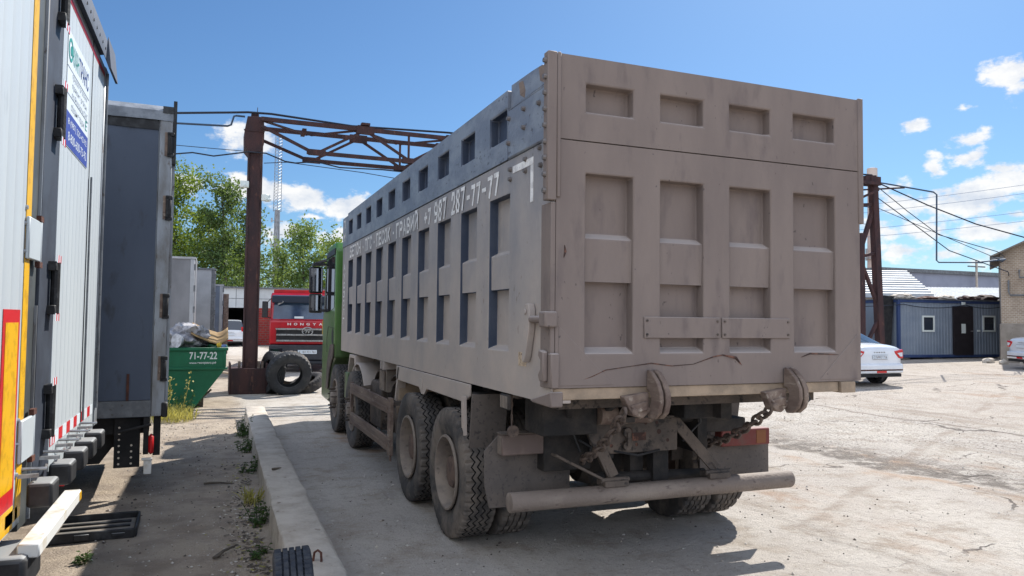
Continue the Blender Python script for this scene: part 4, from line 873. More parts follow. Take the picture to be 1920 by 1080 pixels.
b = MB(); b.box(-1.52,1.20,-.03,.0,1.16,1.225); b.box(-1.52,1.19,-.03,.0,.775,.825); b.box(1.161,1.20,-.001,1.8,1.16,1.225); b.box(1.12,1.165,-.03,-.001,.826,1.159); b.build('rim_channel', m_skip, sk, bevel=.008)
b = MB(); b.tube([(.55,.3,.03),(.9,.3,.35)], .02, 8); b.tube([(.55,.36,.06),(.86,.36,.30)], .02, 8); b.box(.2,.75,.2,.8,.0,.18); b.build('skip_foot', m_chas, sk)
def ytext(s_, x0, x1, z0, z1, y, m, parent, name='lettering', bold=.02):
    o = text(name, s_, 1.0, m, None, Matrix.Identity(4), 0, offset=bold); xs = [v.co.x for v in o.data.vertices]; ys = [v.co.y for v in o.data.vertices]; a, c, d, e = min(xs), max(xs), min(ys), max(ys)
    for v in o.data.vertices: v.co = (x0+(x1-x0)*(v.co.x-a)/(c-a), y, z0+(z1-z0)*(v.co.y-d)/(e-d))
    o.parent = parent; return o
ytext('71-77-22', .47, .99, .985, 1.135, -.004, m_lett, sk); ytext('www.экотранс.рф', .47, .98, .885, .94, -.004, m_lett, sk)
def lump(c, size, seed, amp=.25, n=3, rough=2.2):
    bm = bmesh.new(); bmesh.ops.create_icosphere(bm, subdivisions=n, radius=1)
    for v in bm.verts:
        q = v.co * rough + Vector((seed*3.1, seed*1.7, 0)); k = 1 + amp*noise.noise(q) + amp*.5*noise.noise(q*2.7)
        v.co = Vector((v.co.x*size[0]*k + c[0], v.co.y*size[1]*k + c[1], v.co.z*size[2]*k + c[2]))
    bmm = MB(); bmm.add([v.co for v in bm.verts], [[w.index for w in f.verts] for f in bm.faces]); bm.free(); return bmm
m_sack = mat('white_film', lin(172,170,172), .45, lin(112,112,118), 7, .45, .6, lin(100,104,110), 18, .6, .7, bump=.9, bs=9)
o = lump((-.55,16.95,1.40), (.48,.40,.28), 1, .45, 4).build('plastic_sack', m_sack, ang=50); tag(o, 'crumpled heap of white plastic film at the left end of the green skip', 'plastic film')
o = lump((-.25,17.0,1.26), (.34,.36,.16), 5, .5, 4).build('plastic_sack', mat('grey_film', lin(130,128,134), .4, lin(96,96,104), 8, .45, .6, bump=.8, bs=10), ang=50); tag(o, 'grey crumpled bag beside the white film in the green skip', 'bag')
b = MB(); b.tube([(-.68,16.42,1.36),(-.62,16.48,1.36)], [.14,.11], 20); o = b.build('paint_tin', mat('tin', lin(190,196,204), .3, lin(140,144,150), 9, metal=.5)); tag(o, 'round white tin lying on its side in the plastic film of the skip', 'tin')
n = 20; b = MB(); vs = []
for i in range(n+1):
    t = i/n
    for j in range(6):
        y = 16.5 + .95*j/5; vs.append((-.42 + .72*t, y + .1*t, 1.24 + .26*(1-t)**1.6 + .16*max(0, t-.7)*3.3*t + .02*noise.noise(Vector((t*4, y*2, 1))) + .22*j/5))
b.add(vs, [(i*6+j, (i+1)*6+j, (i+1)*6+j+1, i*6+j+1) for i in range(n) for j in range(5)])
o = b.build('cardboard', mat('cardboard', lin(150,124,84), .85, lin(126,102,68), 5, .42, .6)); sm = o.modifiers.new('solid', 'SOLIDIFY'); sm.thickness = .012; tag(o, 'long curled sheet of brown cardboard on top of the green skip', 'cardboard')
o = lump((.02,16.75,1.24), (.16,.2,.09), 9, .4, 3).build('green_bag', mat('bag_green', lin(20,70,44), .4, bump=.6, bs=9)); tag(o, 'small dark green bag under the cardboard in the skip', 'bag')
o = lump((.13,16.5,1.27), (.05,.08,.06), 12, .5, 2).build('yellow_wrapper', mat('wrapper', lin(214,180,60), .4)); tag(o, 'small yellow wrapper at the right edge of the green skip', 'wrapper')
b = MB(); b.obox((.2,16.5,1.25),(.1,.1,.06),Matrix.Rotation(.4,3,'Z')); o = b.build('blue_box', mat('litter_blue', lin(120,140,190), .5), bevel=.01); tag(o, 'pale blue box in the right corner of the green skip', 'box')

# ------------------------------------------------------------------ gantry frame
gant = thing('gantry_frame', 'rusty steel gantry with a lattice beam crossing the yard above the dump truck', 'gantry', (.86, 19.5, 0))
m_rust = mat('dark_rust', lin(70,46,45), .8, lin(52,38,40), 4, .4, .6, lin(98,66,56), 10, .6, .72, bump=.35, streak=(1,1,.3))
ox, oy = .86, 19.5
b = MB(); 
for s in (-1, 1): b.box(s*.155-.02, s*.155+.02, -.15, .15, .55, 6.1); 
b.box(-.134,.134,-.12,.12,.55,6.8)
post = b.build('post', m_rust, gant, bevel=.006)
b = MB(); b.prism([(-.26,6.05),(-.27,6.45),(-.21,6.8),(.17,6.82),(.19,6.5),(.19,6.15),(.11,5.95),(-.15,5.92)], -.22, .62, 'y'); b.box(-.12,.06,-.1,.1,6.8,6.92); b.tube([(.02,0,6.9),(.03,0,7.1)], .01, 6); b.box(-.29,.2,-.235,-.221,6.43,6.47); b.build('post_head', m_rust, post, bevel=.01)
b = MB(); b.box(-.45,.36,-.40,.55,.0,.60); b.box(-.48,-.44,-.43,.58,.0,.74); b.box(.36,.40,-.43,.58,.0,.74); b.box(-.44,.36,-.43,-.401,.0,.62); b.build('ballast_box', m_rust, gant, bevel=.008)
b = MB()
for x in (-.25,.2,.28): b.box(x-.03,x+.03,-.2,-.14,.6,.78)
b.build('foot_plates', m_frame, gant)
L = 20.5; b = MB()
zt, zb = 6.72, 6.0; ys = (-.4, .6)
for y in ys:
    b.bar((.1,y,zt),(L,y,zt),.09,.10); b.bar((1.2,y,zb),(L-1.2,y,zb),.09,.09)
    b.bar((.1,y,6.55 if y<0 else 6.45),(1.35,y,zb),.07,.07); 
    n = 4; seg = (L-2.6)/n/1
    x = 1.45
    while x < L - 4:
        b.bar((x,y,zb),(x+1.15,y,zt-.05),.07,.06); b.bar((x+1.25,y,zt-.05),(x+2.4,y,zb),.07,.06)
        b.obox((x,y,zb+.01),(.42,.10,.14)); b.obox((x+1.2,y,zt-.02),(.46,.11,.20)); b.bar((x+2.35,y,zt),(x+2.35,y,zb),.05,.05); b.obox((x+2.4,y,zb+.01),(.42,.101,.14)); x += 2.4
    b.bar((L-1.3,y,zb),(L-.1,y,6.5),.07,.07)
x = .15; k = 0
while x < L - 1:
    b.bar((x,ys[0],zt-.045),(x+1.15,ys[1],zt-.045),.05,.05); b.bar((x+1.25,ys[1],zt-.046),(x+2.3,ys[0],zt-.046),.05,.05); x += 2.4
b.obox((2.62,-.1,zt+.08),(.3,.5,.08)); b.obox((2.65,-.4,zt+.13),(.22,.18,.06)); b.obox((1.15,.0,6.58),(.10,.5,.10))
b.build('lattice_beam', m_rust, gant)
b = MB()
b.bar((20.48,-.1,6.95),(20.78,-.1,0.3),.24,.22,(0,1,0)); b.bar((19.90,-.1,5.0),(19.90,-.1,0.3),.18,.18,(0,1,0)); b.bar((20.0,-.1,6.9),(20.5,-.1,6.95),.3,.2)
b.bar((19.95,-.1,4.6),(20.5,-.1,5.95),.12,.12); b.bar((18.6,-.1,5.85),(20.5,-.1,6.05),.1,.1); b.bar((19.95,-.1,4.2),(20.6,-.1,4.35),.1,.1); b.bar((19.95,-.1,3.9),(20.65,-.1,2.5),.10,.10); b.bar((20.65,-.1,2.0),(19.95,-.1,.9),.1,.1)
b.obox((20.45,-.1,6.85),(.45,.35,.3))
b.build('post', m_rust, gant)

# ------------------------------------------------------------------ old tyres
def old_tyre(loc, eul, label, m, R=.52, w=.30, key='old', mk=None):
    k = key + m.name
    if k not in TYR: TYR[k] = (mk or (lambda: make_tyre(R, w, .30, 120))) ().build('tyre', m, None, ang=30); o = TYR[k]; 
    else: o = TYR[k].copy(); COL.objects.link(o)
    o.name = 'tyre'; o.location = loc; o.rotation_euler = eul; return tag(o, label, 'tyre', 'old tyres' if 'pile' in label or 'post' in label else None)
old_tyre((1.72,18.72,.50), (0, -.22, PI/2 + .12), 'worn black truck tyre propped face-on, front of the pile by the gantry post', m_tyrek, R=.52)
old_tyre((1.37,19.25,.50), (0, .10, .30), 'dark truck tyre standing edge-on between the gantry post and the pile', m_tyrek)
old_tyre((1.80,19.35,.50), (0, -.30, PI/2 - .1), 'pale dusty truck tyre standing behind the front tyre of the pile', m_tyred)
old_tyre((2.22,19.30,.20), (0, PI/2 - .45, .5), 'small brownish tyre lying half hidden behind the right side of the pile', m_tyre, key='s', mk=lambda: make_tyre(.42, .26, .24, 120))
def car_tread():
    prof, ls, g0, g1 = tyre_profile(.315, .20, .20)
    def sh(i, j, a, r):
        if ls-1 <= j <= g1+1 and (i + (1 if a > 0 else 0) + int(abs(a)*60)) % 4 == 0: r -= .011
        return a, r
    return MB().lathe(prof, 130, close=True, shift=sh)
o = old_tyre((.435,4.13,.305), (0, -.06, -.06), 'small car tyre with blocky tread standing against the concrete kerb beam', mat('car_rubber', lin(44,48,56), .75, lin(70,72,76), 6, .45, .65, bump=.2), key='car', mk=car_tread)
b = MB(); b.lathe([(-.07,.205),(-.06,.19),(.0,.17),(.02,.10),(.0,.0)], 24); b.build('rim', m_rim, o)

# ------------------------------------------------------------------ red truck facing us
rt = thing('red_truck', 'red tipper truck facing the camera behind the tyre pile, chrome bars across its black grille', 'truck', (2.98, 26.1, 0), -math.radians(10))
m_rred = mat('truck_red', lin(176,14,30), .3, lin(150,12,26), 2, coat=.6); m_dred = mat('body_red', lin(184,30,34), .5, lin(150,28,30), 2.5)
b = MB(); b.prism([(.0,.95),(.0,1.75),(.10,1.80),(.22,2.55),(.42,2.70),(2.0,2.72),(2.0,.95)], -1.25, 1.25); rcab = b.build('cab', m_rred, rt, bevel=.05, seg=3)
b = MB(); b.add([(-1.15,.085,1.80),(1.15,.085,1.80),(1.12,.19,2.42),(-1.12,.19,2.42)], [(0,1,2,3)]); b.build('windscreen', mat('windscreen', lin(40,58,84), .08, lin(60,84,110), 1.5, spec=.8), rcab)
b = MB(); b.obox((0,.08,2.49),(2.36,.30,.24),Matrix.Rotation(.12,3,'X')); b.build('sun_visor', mat('visor', lin(36,46,62), .4), rcab, bevel=.02)
b = MB(); b.box(-1.02,1.02,-.03,-.002,1.08,1.50); gr = b.build('grille', m_tdark, rcab)
b = MB()
for z in (1.47,1.28,1.08): b.prism([(-1.05+(.05 if z<1.3 else 0),z+.03),(-.2,z+.025),(.2,z+.025),(1.05,z+.03),(1.05,z-.035),(-1.02,z-.03)], -.06, -.031, 'y')
b.build('chrome_bar', m_chrome, gr, bevel=.006)
b = MB(); ring = [(.17*math.cos(2*PI*k/28), -.075, 1.40+.135*math.sin(2*PI*k/28)) for k in range(28)]; b.tube(ring + ring[:2], .017, 6, cap=False)
for p, q in (((-.14,1.40),(-.03,1.44)),((-.03,1.44),(-.06,1.33)),((-.06,1.33),(.0,1.47)),((.0,1.47),(.04,1.33)),((.04,1.33),(.07,1.44)),((.07,1.44),(.14,1.40))): b.bar((p[0],-.075,p[1]),(q[0],-.075,q[1]),.02,.022)
b.build('emblem', m_chrome, gr)
for k, ch in enumerate('HONGYAN'): ytext(ch, -.66+.205*k, -.66+.205*k+(.11 if ch!='A' else .12), 1.60, 1.68, -.004, m_lett, rcab)
b = MB(); b.box(-1.24,1.24,-.10,.30,.42,.94); b.box(-1.1,1.1,-.06,.2,.28,.415); b.build('bumper', mat('bumper_black', lin(34,38,46), .5, lin(52,54,58), 4), rt, bevel=.04, seg=2)
b = MB(); b.box(-.30,.32,-.115,-.102,.64,.77); pl = b.build('number_plate', m_sw, rt); ytext('К 183 КН 763', -.26, .28, .665, .745, -.117, m_crack, pl, 'plate_number', 0)
for s in (-1, 1):
    b = MB(); b.box(s*1.0-.2, s*1.0+.2, -.12, -.09, .62, .82); b.build('headlight', m_glass, rt, bevel=.01)
    b = MB(); b.box(s*1.40-.09, s*1.40+.09, -.05,.08, 1.85, 2.40); b.bar((s*1.4,.05,2.3),(s*1.15,.3,2.6),.03,.03); b.bar((s*1.4,.05,1.9),(s*1.15,.25,1.8),.03,.03); b.build('mirror', m_black, rt, bevel=.02)
b = MB(); b.bar((-.98,.06,2.30),(-.80,-.05,2.40),.05,.05); b.build('mirror', m_chrome, rt)
b = MB(); b.box(-.45,-.15,.06,.085,1.83,1.90); b.build('paper', m_sw, rcab)
b = MB(); b.box(-1.25,1.25,2.3,8.5,.95,2.78); b.box(-1.25,1.25,1.2,2.29,2.725,2.84)
for k in range(8): b.box(-1.31,-1.25,2.5+.75*k,2.65+.75*k,1.0,2.7)
b.build('dump_body', m_dred, rt, bevel=.01)
b = MB(); b.box(-.45,.45,.4,8.3,.6,.94); b.box(-1.2,-.9,1.9,2.25,.9,1.7); b.build('chassis', m_tdark, rt)
b = MB(); b.tube([(-1.2,2.1,.9),(-1.2,2.1,1.75)], .07, 10); b.build('exhaust', m_chrome, rt)
for y in (1.1, 3.0, 5.6, 7.0):
    for s in (-1, 1): truck_wheel(rt, (s*1.05, y, .545), 'front', s > 0)

# ------------------------------------------------------------------ garage building behind, white car in its doorway
m_panel = mat('wall_panel', lin(196,200,200), .7, lin(176,180,180), 1.2, .4, .65, lin(150,112,84), 2.2, .70, .8, streak=(1,1,.4))
def brick_mat(name, c1, c2, mortar, scale, bw=.5, rh=.25):
    m = bpy.data.materials.new(name); m.use_nodes = True; t = m.node_tree; b_ = t.nodes['Principled BSDF']; b_.inputs['Roughness'].default_value = .9
    tcn = t.nodes.new('ShaderNodeTexCoord'); s = t.nodes.new('ShaderNodeSeparateXYZ'); c = t.nodes.new('ShaderNodeCombineXYZ'); ad = t.nodes.new('ShaderNodeMath'); t.links.new(tcn.outputs['Object'], s.inputs[0])
    t.links.new(s.outputs[0], ad.inputs[0]); t.links.new(s.outputs[1], ad.inputs[1]); t.links.new(ad.outputs[0], c.inputs[0]); t.links.new(s.outputs[2], c.inputs[1])
    br = t.nodes.new('ShaderNodeTexBrick'); br.inputs['Scale'].default_value = scale; br.inputs['Color1'].default_value = c1; br.inputs['Color2'].default_value = c2; br.inputs['Mortar'].default_value = mortar; br.inputs['Brick Width'].default_value = bw; br.inputs['Row Height'].default_value = rh; br.inputs['Mortar Size'].default_value = .03; br.inputs['Bias'].default_value = .1
    no = t.nodes.new('ShaderNodeTexNoise'); no.inputs['Scale'].default_value = 1.5; no.inputs['Detail'].default_value = 6; t.links.new(tcn.outputs['Object'], no.inputs['Vector'])
    t.links.new(c.outputs[0], br.inputs['Vector']); mi = t.nodes.new('ShaderNodeMix'); mi.data_type = 'RGBA'; mi.blend_type = 'MULTIPLY'; r = t.nodes.new('ShaderNodeMapRange'); r.inputs[1].default_value = .35; r.inputs[2].default_value = .7; r.inputs[3].default_value = .6; r.inputs[4].default_value = 0.0; t.links.new(no.outputs['Fac'], r.inputs[0]); t.links.new(r.outputs[0], mi.inputs[0]); t.links.new(br.outputs['Color'], mi.inputs[6]); mi.inputs[7].default_value = (.55,.5,.47,1)
    t.links.new(mi.outputs[2], b_.inputs['Base Color']); bu = t.nodes.new('ShaderNodeBump'); bu.inputs['Distance'].default_value = .02; bu.inputs['Strength'].default_value = .6; bu.invert = True; t.links.new(br.outputs['Fac'], bu.inputs['Height']); t.links.new(bu.outputs[0], b_.inputs['Normal'])
    return m
gb = thing('garage_building', 'long low grey garage behind the red truck, dark open doorway and red brick lower wall', 'building', (0, 53, 0))
b = MB(); b.box(-6,14,0,.3,2.5,3.8); b.box(-6,.5,0,.3,0,2.498); b.box(-6,-5.7,.301,12,0,3.8); b.box(13.7,14,.301,12,0,3.8); b.box(-6,14,12.001,12.3,0,3.8); b.box(-5.69,13.69,.31,11.99,3.5,3.7); wl_ = b.build('wall', m_panel, gb)
b = MB()
for k in range(14): b.box(-5.9+1.45*k,-5.87+1.45*k,-.012,-.002,2.52,3.78)
b.box(-6,14,-.012,-.002,3.1,3.13); b.build('panel_joint', m_steel, wl_)
b = MB(); b.box(2.05,14,-.01,.29,0,2.495); b.build('brick_infill', brick_mat('red_brick', lin(168,52,44), lin(150,44,40), lin(130,96,88), 1.6), gb)
b = MB(); b.box(-6.15,14.15,-.15,12.4,3.805,3.9); b.build('roof', m_steel, gb)
b = MB(); b.box(.5,.56,-.03,.28,0,2.49); b.box(1.98,2.04,-.03,.28,0,2.49); b.build('door_frame', m_tdark, gb)

# cars: lofted body, local +y is forward, origin under the middle of the rear axle
m_cwhite = mat('car_white', lin(222,226,230), .22, lin(212,216,220), 2, coat=.8); m_csilver = mat('car_silver', lin(196,200,204), .22, lin(186,190,194), 2, coat=.8)
m_cglass = mat('car_glass', lin(40,48,60), .05, spec=.9); m_lamp = mat('tail_lens', lin(190,20,26), .2, coat=.6)
def make_car(name, label, group, paint, suv=False):
    t = thing(name, label, 'car', (0,0,0), 0, group); H = 1.70 if suv else 1.50
    # stations: y, half width low, half width belt, z low, z belt, half width roof, z top
    if suv: st = [(-.92,.80,.80,.42,.95,.72,.97),(-.88,.86,.84,.34,1.0,.72,1.05),(-.70,.88,.86,.26,1.02,.66,1.62),(-.2,.89,.87,.25,1.02,.66,1.70),(.9,.90,.87,.24,1.0,.66,1.70),(1.5,.9,.87,.24,.99,.64,1.62),(2.25,.89,.86,.24,.98,.74,1.03),(3.2,.87,.82,.26,.86,.72,.90),(3.5,.76,.72,.34,.72,.6,.74)]
    else: st = [(-.86,.72,.74,.40,.93,.66,.95),(-.83,.82,.81,.30,1.0,.74,1.04),(-.62,.87,.83,.24,1.02,.78,1.10),(-.28,.88,.85,.22,1.0,.72,1.13),(.42,.88,.86,.20,.98,.58,1.46),(1.1,.89,.86,.20,.96,.58,1.50),(1.6,.89,.86,.20,.95,.57,1.45),(2.45,.88,.85,.20,.93,.72,1.0),(3.2,.86,.80,.22,.82,.70,.86),(3.5,.74,.70,.30,.66,.6,.68)]
    B = MB(); G = MB(); R_ = MB()
    sec = []
    for (y, wl_, wb, zl, zb_, wr, zt_) in st:
        zm = zl + (zb_-zl)*.55
        half = [(0, zl-.0), (wl_*.85, zl), (wl_, zl+.10), (wl_+.015, zm), (wb, zb_), (wr, zt_ - .03), (wr*.75, zt_), (0, zt_+.012)]
        sec.append([(x, y, z) for x, z in half])
    g0, g1 = (1, 6) if suv else (3, 7)
    for i in range(len(sec)-1):
        for j in range(7):
            q = [sec[i][j], sec[i+1][j], sec[i+1][j+1], sec[i][j+1]]
            tgt = B
            if j == 4 and g0+ (0) < i + 1 and i < g1 and i >= g0: tgt = G
            if j >= 5 and (i == g0 or i == g1-1): tgt = R_ if i == g0 else G
            for s in (1, -1): tgt.add([(s*x, y, z) for x, y, z in q], [(0,1,2,3)])
    for k in (0, -1):
        B.add([(x,y,z) for x,y,z in sec[k]] + [(-x,y,z) for x,y,z in sec[k][::-1]], [tuple(range(16))])
    body = B.build('body', paint, t, weld=True, ang=42)
    sb = body.modifiers.new('sub', 'SUBSURF'); sb.levels = 1; sb.render_levels = 1; sb.boundary_smooth = 'PRESERVE_CORNERS'
    G.build('side_glass', m_cglass, t, weld=True); R_.build('rear_window', m_cglass, t, weld=True)
    ry = st[0][0]
    for s in (-1, 1):
        b = MB(); 
        if suv: b.prism([(s*.80,.95),(s*.66,.96),(s*.64,1.25),(s*.78,1.25)], ry+.0, ry+.15, 'y')
        else: b.prism([(s*.84,.98),(s*.52,.93),(s*.56,.86),(s*.70,.74),(s*.85,.73)], ry-.012, ry+.12, 'y')
        tl = b.build('tail_light', m_lamp, t, bevel=.02)
        b = MB(); b.prism([(s*.80,.90),(s*.62,.88),(s*.72,.79),(s*.80,.79)], ry-.02, ry-.013, 'y'); b.build('lamp_insert', m_sw, tl)
    b = MB(); b.box(-.26,.26,ry-.022,ry-.012,.72,.835); pl = b.build('number_plate', m_sw, t)
    if not suv: ytext('С769КУ 716', -.235, .235, .745, .81, ry-.0235, m_crack, pl, 'plate_number', 0)
    b = MB(); b.box(-.262,.262,ry-.0225,ry-.0221,.72,.727); b.box(-.262,.262,ry-.0225,ry-.0221,.828,.835); b.build('plate_frame', m_crack, pl)
    b = MB(); b.box(-.80,.80,ry-.06,ry+.15,.34,.60); bp = b.build('bumper', paint, t, bevel=.05, seg=3)
    b = MB(); b.box(-.76,.76,ry-.064,ry-.055,.415,.455); b.build('bumper_groove', m_crack, bp)
    b = MB(); b.box(-.17,.17,ry-.068,ry-.055,.36,.415); b.build('fog_lamp', m_lamp, bp)
    b = MB(); b.box(-.74,.74,ry-.03,ry+.2,.25,.335); b.build('rear_skirt', m_tdark, t)
    for s in (-1, 1):
        for y in (0, 2.62):
            w = MB().lathe([(-.07,.2),(-.1,.24),(-.1,.295),(-.08,.315),(.08,.315),(.1,.295),(.1,.24),(.07,.2)], 30, close=True).build('wheel', m_tyrek, t); w.location = (s*.80, y, .315)
            b = MB(); b.lathe([(-.1,.205),(-.06,.19),(-.05,.06),(-.07,.0)] if s < 0 else [(.1,.205),(.06,.19),(.05,.06),(.07,0)], 20); b.build('rim', m_chrome, w)
            b = MB(); b.lathe([(-.03*s,.365),(.0,.355),(.0,.0)], 28, Matrix.Translation((s*.893,y,.345))); b.build('wheel_arch', m_tdark, t)
        b = MB(); b.obox((s*.97,1.75,1.0),(.18,.1,.13)); b.build('wing_mirror', paint, t, bevel=.03)
    b = MB(); 
    for k in range(5): b.box(-.20+.085*k,-.15+.085*k,ry+.001,ry+.012,.885,.915)
    b.build('badge', m_chrome, t)
    return t
c1 = make_car('white_sedan', 'white sedan seen from behind, half hidden by the right edge of the dump truck', 'parked white cars', m_cwhite); c1.location = (16.42, 15.62, gz(16.9))
c2 = copy_tree(c1); c2['label'] = 'pale sedan cut off by the right edge of the photo beside the brick building'; c2.location = (26.3, 16.75, gz(26)); c2.rotation_euler.z = -2.05
for q in list(c2.children_recursive):
    if q.name.startswith('plate_number'): bpy.data.objects.remove(q)
c3 = make_car('white_suv', 'small white car parked in the dark doorway of the garage', 'parked white cars', m_cwhite, True); c3.location = (1.0, 51.0, 0)

# ------------------------------------------------------------------ site cabins on the right
m_cab = mat('cabin_sheet', lin(130,140,152), .5, lin(118,129,143), 1.5, .4, .65, lin(140,146,152), 6, .62, .74); m_cblue = mat('cabin_blue', lin(44,62,104), .5, lin(56,74,110), 3)
m_ch = gz(27)
def cabin(loc, rz, label, feats):
    t = thing('site_cabin', label, 'cabin', loc, rz, 'site cabins')
    b = MB(); prof = [(0.06, 0)]; x = .06
    while x < 5.94: prof += [(x, 0), (x+.06, 0), (x+.08, .02), (x+.14, .02), (x+.16, 0)]; x += .16
    prof = [(min(a, 5.94), d) for a, d in prof] + [(5.94, 2.4), (.06, 2.4)]
    b.prism(prof, .22, 2.40, 'z'); b.build('wall', m_cab, t)
    b = MB(); b.box(0,6,-.03,2.43,.10,.22); b.box(0,6,-.03,2.43,2.402,2.52); b.box(0,.12,-.028,.1,.221,2.40); b.box(5.88,6,-.028,.1,.221,2.40); b.box(0,.1,2.3,2.43,.221,2.4); b.box(5.9,6,2.3,2.43,.221,2.4); b.build('corner_frame', m_cblue, t, bevel=.01)
    b = MB(); b.box(-.05,6.05,-.06,2.46,2.521,2.56); b.build('roof', m_steel, t)
    b = MB()
    for k in range(4): b.box(.4+1.6*k,.8+1.6*k,.2,2.2,-.35,.099)
    b.build('support_block', m_conc, t)
    for k, (a, c, d, e) in enumerate(feats['win']):
        b = MB()
        for q in ((a,a+.07,d,e),(c-.07,c,d,e),(a+.071,c-.071,d,d+.07),(a+.071,c-.071,e-.07,e)): b.box(q[0],q[1],-.035,.03,q[2],q[3])
        f = b.build('window', m_lett, t); b = MB(); b.box(a+.07,c-.07,-.01,.02,d+.07,e-.07); b.build('pane', m_cglass, f)
    if 'door' in feats:
        a, c, d, e = feats['door']; b = MB(); b.box(a,c,-.05,.02,d,e); dr = b.build('door', mat('door_dark', lin(38,34,38), .4, lin(46,42,46), 4), t)
        b = MB(); b.box(a+.42,a+.65,-.056,-.051,e-1.15,e-.75); b.build('notice', m_lett, dr); b = MB(); b.box(c-.15,c-.05,-.08,-.051,d+1.0,d+1.04); b.build('handle', m_chrome, dr)
        b = MB(); b.box(a+.45,a+.6,-.1,-.035,e+.06,e+.18); b.box(c+.25,c+.38,-.05,-.005,d+1.0,d+1.08); b.build('door_lamp', m_lett, t)
    return t
k1 = cabin((26.4, 22.8, gz(26.4)), -.084, 'blue-grey ribbed site cabin with a dark door between two white windows', dict(win=[(1.25,1.9,1.18,1.86),(4.54,5.25,1.2,1.9)], door=(2.9,3.98,.2,2.28)))
k2 = cabin((19.75, 24.4, gz(22)), -.06, 'blue-grey site cabin behind the gantry leg, mostly hidden by the dump truck', dict(win=[(2.2,2.9,1.1,1.9),(4.35,5.0,1.1,1.95)]))
b = MB(); random.seed(3)
k = 0
ROOFJ = []
for x, w, h, m_ in ((.6,1.1,.14,m_conc),(2.0,.9,.09,m_copper),(2.95,.8,.12,m_conc),(4.1,.7,.13,m_rust),(5.2,1.3,.17,m_rust)):
    o = lump((0,0,0), (w/2,.35,h), x, .35, 3).build('roof_sheet_scrap', m_); o.location = Vector(k1.location) + Matrix.Rotation(-.084,3,'Z') @ Vector((x,.4,2.56+h*.6)); ROOFJ.append(o)
for o, l in zip(ROOFJ, ('grey felt roll on the left end of the cabin roof', 'flat rusty scrap on the cabin roof above the left window', 'grey pad on the cabin roof left of the door', 'small rusty heap on the cabin roof above the door', 'large rusty bent sheet at the right end of the cabin roof')): tag(o, l, 'roof scrap', 'scraps on the cabin roof')
b = MB(); b.box(0,.5,0,.3,0,2.7); o = b.build('dark_board', m_tdark, bevel=.01); o.location = (25.75, 23.1, gz(26)); o.rotation_euler = (.0, .08, -.1); tag(o, 'dark upright board leaning in the gap between the two site cabins', 'board')

# ------------------------------------------------------------------ buildings on the right
def ribbed(name, p00, p10, p11, p01, n, amp):
    b = MB(); p00, p10, p11, p01 = map(Vector, (p00, p10, p11, p01)); nn = (p10-p00).cross(p01-p00).normalized(); vs = []
    for i in range(n*4+1):
        t = i/(n*4); h = amp * (0, 0, 1, 1)[i % 4]
        vs += [p00.lerp(p10, t) + nn*h, p01.lerp(p11, t) + nn*h]
    b.add(vs, [(2*i, 2*i+2, 2*i+3, 2*i+1) for i in range(n*4)]); return b
m_roof = mat('zinc_roof', lin(170,176,180), .55, lin(150,155,158), 2, .4, .65)
wh = thing('warehouse', 'low shed with a bright ribbed metal roof behind the site cabins', 'building', (35.7, 28.8, 0), -.38)
b = MB(); b.box(-16,0,.2,.45,0,3.3); b.box(.01,7,.2,.45,0,3.25); b.box(-16,7,8.6,8.9,0,3.3); b.box(-16,-15.7,.46,8.59,0,3.3); b.box(6.7,7,.46,8.59,0,3.3); b.build('wall', m_conc, wh)
ribbed('r', (.2,-.1,3.32), (1.0,4.3,4.95), (-16,4.3,4.95), (-16,-.1,3.32), 11, .16).build('roof', m_roof, wh)
ribbed('r', (.3,-.2,3.25), (7.2,-.2,3.3), (7.2,5,4.1), (1.2,5,4.1), 30, .05).build('roof', m_roof, wh)
wh2 = thing('hall_building', 'long blue-grey flat-roofed hall behind the ribbed shed on the right', 'building', (52, 44, 0))
b = MB(); b.box(-3,22,0,20,0,6.1); b.build('wall', mat('hall_wall', lin(140,146,162), .7, lin(128,134,150), .6), wh2)
b = MB(); b.box(-3.2,22.2,-.2,20.2,6.102,6.4); b.build('roof', m_steel, wh2)
wh3 = thing('block_building', 'beige windowless block rising behind the hall near the chimney', 'building', (100, 92, 0))
b = MB(); b.box(-14,3.5,0,12,0,9.2); b.box(-5,-4,1,2,9.2,10); b.build('wall', mat('beige_wall', lin(186,172,160), .8, lin(172,160,150), .4), wh3); b = MB(); b.box(-14.2,3.7,-.2,12.2,9.202,9.5); b.build('roof', m_steel, wh3); wh3.rotation_euler.z = -.3
wh4 = thing('far_building', 'low reddish far building beyond the hall left of the brick house', 'building', (122, 88, 0))
b = MB(); b.box(-4,26,0,14,0,10.6); b.build('wall', mat('reddish_wall', lin(176,152,142), .8), wh4); b = MB(); b.box(-4.2,26.2,-.2,14.2,10.602,10.8); b.build('roof', m_steel, wh4); wh4.rotation_euler.z = -.3
ch = thing('chimney', 'tall pale beige industrial chimney beside the rusty gantry leg', 'chimney', (122.6, 111.6, 0))
b = MB(); b.lathe([(-1,0),(0,1.22),(33,.84),(33,0)], 24, Matrix.Rotation(-PI/2,4,'Y')); st = b.build('stack', mat('chimney_brick', lin(186,168,158), .85, lin(170,152,144), .5), ch)
b = MB(); b.lathe([(30.6,.84),(30.7,1.0),(33.3,.98),(33.4,.6)], 24, Matrix.Rotation(-PI/2,4,'Y')); b.build('crown', mat('chimney_cap', lin(196,182,172), .85), st)
b = MB(); b.lathe([(15.0,1.1),(15.0,1.5),(15.15,1.5),(15.15,1.1)], 20, Matrix.Rotation(-PI/2,4,'Y')); b.box(-1.9,-1.5,-.1,.1,14.6,17.0); b.box(1.5,1.9,-.1,.1,14.6,17); b.build('antenna_ring', m_chrome, st)
